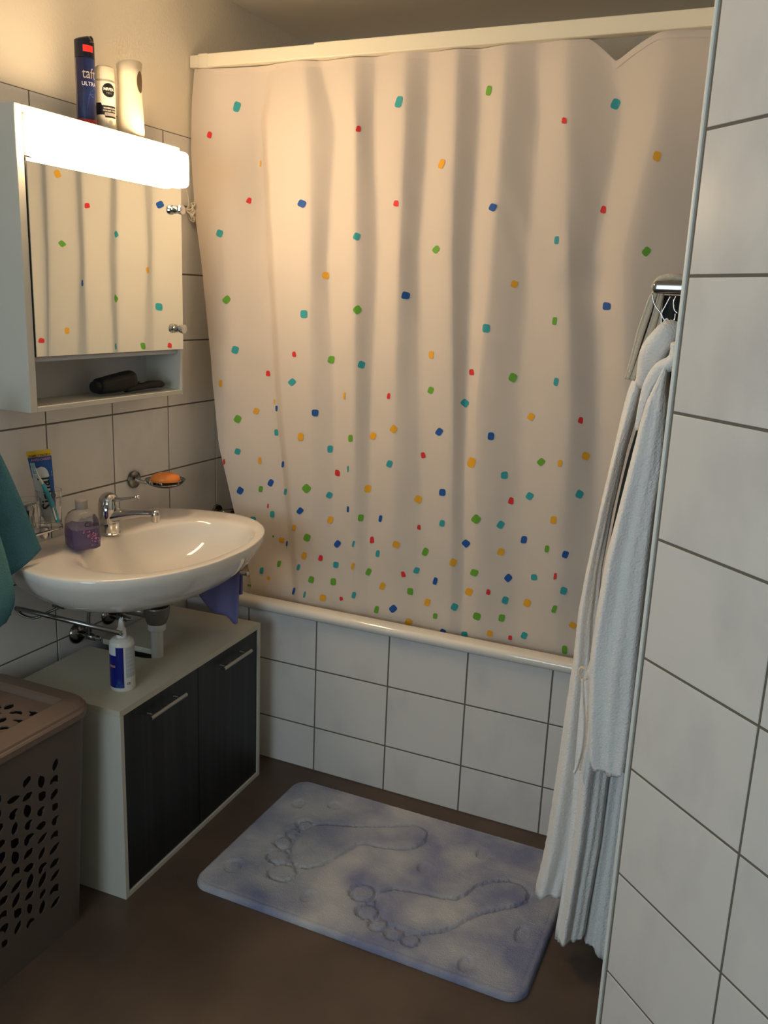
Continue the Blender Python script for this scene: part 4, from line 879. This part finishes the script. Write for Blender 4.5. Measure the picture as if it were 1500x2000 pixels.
for sy_, nm in ((1, 'end_wall'), (-1, 'end_wall')):
    rings = []
    for z in (0, .02, .25, BH):
        t = tap(z); arc = []
        pts = rrect(BX0, BX1, BY0, BY1, .055, 8)
        arc = [p for p in pts if p[1]*sy_ > (BY1-.056 if sy_ > 0 else -BY0-.056)]
        if sy_ < 0: arc = sorted(arc, key=lambda p: math.atan2(p[1], p[0]))
        o_ = [(x*t, y*t, z) for x, y in arc]
        i_ = [(x*t*(1-.003/.16), (y-sy_*.003)*t, z) for x, y in arc]
        rings.append(o_+i_[::-1])
    obj(nm, loft(rings), M_basket, bk)
obj('base', prism([(x*.88, y*.88) for x, y in rrect(BX0, BX1, BY0, BY1, .055, 6)], [], .001, .006), M_basket, bk)
# lid: raised rim frame and a sunken pierced panel
def RR(d, z, r=.06): return [(x, y, z) for x, y in rrect(BX0-d, BX1+d, BY0-d, BY1+d, max(r+d, .01), 8)]
lf = loft([RR(-.004, BH-.004), RR(.008, BH-.004), RR(.010, BH), RR(.010, BH+.012), RR(.006, BH+.016), RR(.004, BH+.017), RR(.002, BH+.0225), RR(-.004, BH+.027), RR(-.045, BH+.031, .058), RR(-.052, BH+.028, .058), RR(-.055, BH+.014, .058), RR(-.055, BH+.010, .058), RR(-.02, BH+.008, .058), RR(-.006, BH+.002)], cap0=False, cap1=False)
lo_ = obj('lid_rim', lf, M_lid, bk, smooth=False)
hl = leaves(BX0+.078, BX1-.078, BY0+.085, BY1-.085, .034, .040, .0145)
lp = prism(rrect(BX0+.05, BX1-.05, BY0+.05, BY1-.05, .03, 5), hl, BH+.0115, BH+.0145); obj('lid_panel', lp, M_lid, bk)
gp = prism(rrect(-.13, -.055, -.08, .11, .02, 5), [], BH+.0148, BH+.020); obj('grip_recess', gp, mat('dark recess plastic', '#3b322d', .6), bk)

# ================================================================== teal towel on the left wall
tw = thing('hand_towel', 'teal terry hand towel hanging at the left wall beside the washbasin', 'towel', (.13, -.98, 1.27))
def sheet(L, R, n=10, wave=.006, t=.005, ph=0, fq=2.2, m=None, parent=None, name='layer', yoff=0):
    """L,R: lists of (x,y,z) from top to bottom; cloth spans between them"""
    Ls = smoothpath(L, 5); Rs = smoothpath(R, 5); b = bmesh.new(); rows_ = []
    N = max(len(Ls), len(Rs))
    def at(P, f): i = f*(len(P)-1); k = min(int(i), len(P)-2); return P[k].lerp(P[k+1], i-k)
    nv = 26
    for j in range(nv+1):
        f = j/nv; a = at(Ls, f); c = at(Rs, f); d = (c-a); nrm = Vector((-d.y, d.x, 0)).normalized() if d.length > 1e-6 else Vector((0, -1, 0))
        rows_.append([b.verts.new(a.lerp(c, i/n)+nrm*wave*math.sin(i/n*math.pi*fq+ph+f*.8)) for i in range(n+1)])
    for a, c in zip(rows_, rows_[1:]):
        for i in range(n): b.faces.new((a[i], a[i+1], c[i+1], c[i]))
    o = obj(name, b, m, parent, smooth=True); solid(o, t, 0); return o
def rel(pts, o): return [Vector(p)-Vector(o) for p in pts]
TO = (.13, -.98, 1.27)
sheet(rel([(.13, -1.02, 1.25), (.13, -1.03, 1.1), (.14, -1.02, .95), (.15, -.975, .80)], TO), rel([(.13, -.93, 1.25), (.13, -.855, 1.13), (.135, -.800, 1.0), (.14, -.757, .884)], TO), 12, .010, .006, 0, 1.6, M_teal, tw, 'front_layer')
sheet(rel([(.17, -1.08, 1.2), (.175, -1.08, 1.0), (.18, -1.08, .80), (.18, -1.08, .72)], TO), rel([(.165, -.935, 1.2), (.17, -.915, 1.03), (.175, -.885, .90), (.18, -.872, .80), (.18, -.90, .75)], TO), 12, .007, .006, .4, 2.0, M_teal2, tw, 'back_layer')
sheet(rel([(.11, -1.05, 1.2), (.11, -1.05, .95), (.11, -1.05, .70)], TO), rel([(.10, -.92, 1.2), (.10, -.86, .95), (.11, -.822, .80), (.11, -.825, .73)], TO), 12, .006, .006, 1.0, 1.7, M_teal, tw, 'fold_layer')
hk = thing('towel_hook', 'chrome towel hook on the left wall holding the teal towel', 'hook', (0, -.98, 1.27))
obj('hook_plate', lathe([(0, .0015), (.02, .0015), (.02, .007), (0, .009)], 24, (0, 0, 0), 'X'), M_chrome, hk)
obj('hook_arm', tube([(.006, 0, 0), (.07, 0, -.012), (.15, 0, -.014), (.178, 0, -.002), (.182, 0, .014)], .005, 10, 4), M_chrome, hk, smooth=True)

# ================================================================== bathrobe
RO = Vector((1.50, -.50, 1.50))
rob = thing('bathrobe', 'white terry bathrobe hanging from the chrome hook rail beside the diagonal tiled wall', 'bathrobe', RO)
def column(L, Rr, yc, ry, folds, name, ph=0, flare=.25, seed=1, nz=120, top_round=True, yz=None):
    z1 = min(L[0][0], Rr[0][0]); z0 = max(L[-1][0], Rr[-1][0]); zb = min(L[-1][0], Rr[-1][0])
    Lz = [p[0] for p in L][::-1]; Lx = [p[1] for p in L][::-1]; Rz = [p[0] for p in Rr][::-1]; Rx = [p[1] for p in Rr][::-1]
    rings = []; n = 80
    for j in range(nz+1):
        f = j/nz; z = z1+(z0-z1)*f; xl = interp(z, Lz, Lx); xr = interp(z, Rz, Rx); cx = (xl+xr)/2; hx = max((xr-xl)/2, .004)
        k = min(1, f*9+.12) if top_round else 1
        yy = yc if yz is None else yc+interp(z, yz[0], yz[1]); rg_ = []
        for i in range(n):
            a = 2*math.pi*i/n
            rad = 1+.22*math.sin(folds*a+ph+f*1.5)*min(1, f*2.5)+.09*math.sin((folds*2+1)*a+ph*2+f*2)*min(1, f*2)+.12*noise.noise(Vector((math.cos(a)*1.5, math.sin(a)*1.5+seed*5, z*6)))+.045*noise.noise(Vector((math.cos(a)*9, math.sin(a)*9+seed*5, z*90)))
            rx = hx*math.cos(a)*min(1.0, rad) if abs(math.cos(a)) > .9 else hx*math.cos(a)*min(1.02, rad)
            zz = z
            if f == 1: zz = z+.006*math.sin(3*a+ph)+(zb-z0)*.5*math.cos(a)*(1 if Rr[-1][0] < L[-1][0] else -1)
            rg_.append((cx+rx*k-RO.x, yy+ry*(1+flare*f)*math.sin(a)*rad*k-RO.y, zz-RO.z))
        rings.append(rg_)
    # hollow hem
    last = rings[-1]; cx = sum(p[0] for p in last)/n; cy = sum(p[1] for p in last)/n
    rings.append([(cx+(p[0]-cx)*.78, cy+(p[1]-cy)*.78, p[2]+.001) for p in last]); rings.append([(cx+(p[0]-cx)*.7, cy+(p[1]-cy)*.7, p[2]+.05) for p in last])
    return obj(name, loft(rings), M_terry, rob, smooth=True)
column(ROBE['AL'], ROBE['AR'], -.365, .028, 3, 'front_panel', .3, .5, 1)
column(ROBE['DL'], ROBE['DR'], -.425, .030, 3, 'back_panel', 1.9, .3, 3)
column(ROBE['CL'], ROBE['CR'], -.460, .034, 4, 'skirt_panel', 1.0, .3, 2)
column(ROBE['EL'], ROBE['ER'], -.545, .034, 3, 'sleeve', 2.2, .3, 4)
def relr(P): return [Vector(p)-RO for p in P]
obj('collar', tube(relr([(x+.010-.010*i/6, y+.050-.030*i/6, z-.004) for i, (x, y, z) in enumerate(COLLAR)]), [.004, .010, .014, .017, .018, .018, .014], 16, 4, .8), M_terry, rob, smooth=True)
obj('shoulder', tube(relr([(1.475, -.46, 1.36), (1.487, -.50, 1.42), (1.503, -.515, 1.450), (1.518, -.50, 1.462), (1.535, -.47, 1.42)]), [.020, .026, .024, .024, .026], 18, 5, .9), M_terry, rob, smooth=True)
obj('hanging_loop', tube(relr([(1.505, -.50, 1.462), (1.500, -.50, 1.478), (1.505, -.50, 1.488), (1.512, -.50, 1.478), (1.515, -.50, 1.462)]), .002, 8, 4), M_terry, rob, smooth=True)
obj('belt_loop', tube(relr([(x, y-.01, z) for x, y, z in LOOP]), .0042, 8, 4, .5), mat('cream terry', '#dccdb8', .95), rob, smooth=True)
obj('belt', tube(relr([(x, y-.012, z) for x, y, z in BELT]), [.007, .009, .0085, .008, .009, .010], 10, 4, .35), M_terry, rob, smooth=True)

# hook rail and cloth on it
hr = thing('hook_rail', 'chrome hook rail jutting from the right wall above the bathrobe', 'hook rail', (1.5735, -.5, 1.546))
obj('rail', box(-.100, -.006, -.012, .014, -.012, .012, .0085, 5), M_dullchrome, hr, smooth=True)
obj('wall_plate', box(-.006, 0, -.03, .03, -.025, .025, .002, 2), M_chrome, hr)
def relh(P): return [Vector(p)-Vector((1.5735, -.5, 1.546)) for p in P]
for P in WIRES:
    obj('wire_hook', tube(relh(P), .0014, 8, 4), M_chrome, hr, smooth=True)
ht = thing('guest_towel', 'narrow cream towel with dark blue stripe hanging behind the bathrobe', 'towel', (1.47, -.43, 1.54))
TWO = (1.47, -.43, 1.54)
M_cream = mat('cream towelling', '#cfc6b4', .95, bump=(260, .8, .003)); M_dark = mat('dark pattern towelling', '#20282c', .95, var=(26, '#0c1440', .5, .6))
def strip(P, Q, m, name, dy0, dy1, w=.004):
    a = [Vector((p[0], p[1]+dy0, p[2]))-Vector(TWO) for p in P]; c = [Vector((q[0], q[1]+dy1, q[2]))-Vector(TWO) for q in Q]
    return sheet(a, c, 6, .002, .004, 0, 2, m, ht, name)
mid = lambda P, Q, t: [tuple(p[i]*(1-t)+q[i]*t for i in range(3)) for p, q in zip(P, Q)]
strip(TW1, mid(TW1, TW2, .42), M_cream, 'outer_layer', 0, .004)
strip(mid(TW1, TW2, .38), mid(TW1, TW2, .68), M_dark, 'striped_layer', .008, .012)
strip(mid(TW1, TW2, .62), TW2, M_cream, 'inner_layer', 0, .006)
b = tube([Vector(p)-Vector(TWO) for p in [(1.468, -.47, 1.545), (1.48, -.468, 1.561), (1.505, -.468, 1.566), (1.53, -.468, 1.561), (1.542, -.47, 1.548)]], [.004, .009, .011, .009, .004], 12, 4, .7)
obj('draped_fold', b, M_cream, ht, smooth=True)
dk = thing('slit_shade_backing', 'dark green grey garment added behind the wire hooks to darken the bathrobe slit', 'backing', (1.51, -.44, 1.53))  # added dark sheet, its colour stands in for shade in the robe slit
sheet([Vector(p)-Vector((1.51, -.44, 1.53)) for p in [(1.484, -.410, 1.533), (1.482, -.410, 1.40), (1.473, -.410, 1.33), (1.448, -.410, 1.20), (1.434, -.410, 1.08), (1.426, -.410, .97)]], [Vector(p)-Vector((1.51, -.44, 1.53)) for p in [(1.560, -.410, 1.533), (1.560, -.410, 1.42), (1.555, -.412, 1.2), (1.548, -.412, .98)]], 14, .004, .004, 0, 5, mat('dark slit shade', '#23282a', .9), dk, 'cloth')

# small items by the bath
pf = thing('bath_puff', 'white mesh bath puff hanging on the wall at the left edge of the curtain', 'bath puff', (.003, .012, 1.742))
b = bmesh.new(); rr = random.Random(5)
for k in range(9):
    P = []
    for i in range(9):
        t = i/8*math.pi*2; P.append((.016+.010*math.cos(t+k)+.003*rr.random(), .010+.012*math.sin(t)*math.cos(k)+.004*rr.random(), -.004*k+.012+.012*math.sin(t+k*.7)))
    join(b, tube(P, .0028, 5, 2, .3))
obj('mesh_frill', b, mat('white mesh', '#d8d2c4', .8), pf, smooth=True)
obj('cord', tube([(.012, .012, .01), (.008, .012, .04), (.002, .012, .06)], .001, 6), M_plwhite, pf)
mx_ = thing('bath_mixer', 'chrome bath mixer tap on the left wall behind the curtain edge', 'tap', (0, .205, .765))
obj('body', tube([(.003, -.03, 0), (.03, -.03, 0), (.045, .0, 0), (.045, .12, 0)], .013, 12), M_dullchrome, mx_, smooth=True)
obj('rosette', lathe([(0, .0015), (.028, .0015), (.026, .009), (0, .012)], 24, (0, -.03, 0), 'X'), M_dullchrome, mx_)
obj('spout', tube([(.045, .06, -.005), (.07, .06, -.03), (.085, .06, -.05)], .01, 10), M_dullchrome, mx_, smooth=True)
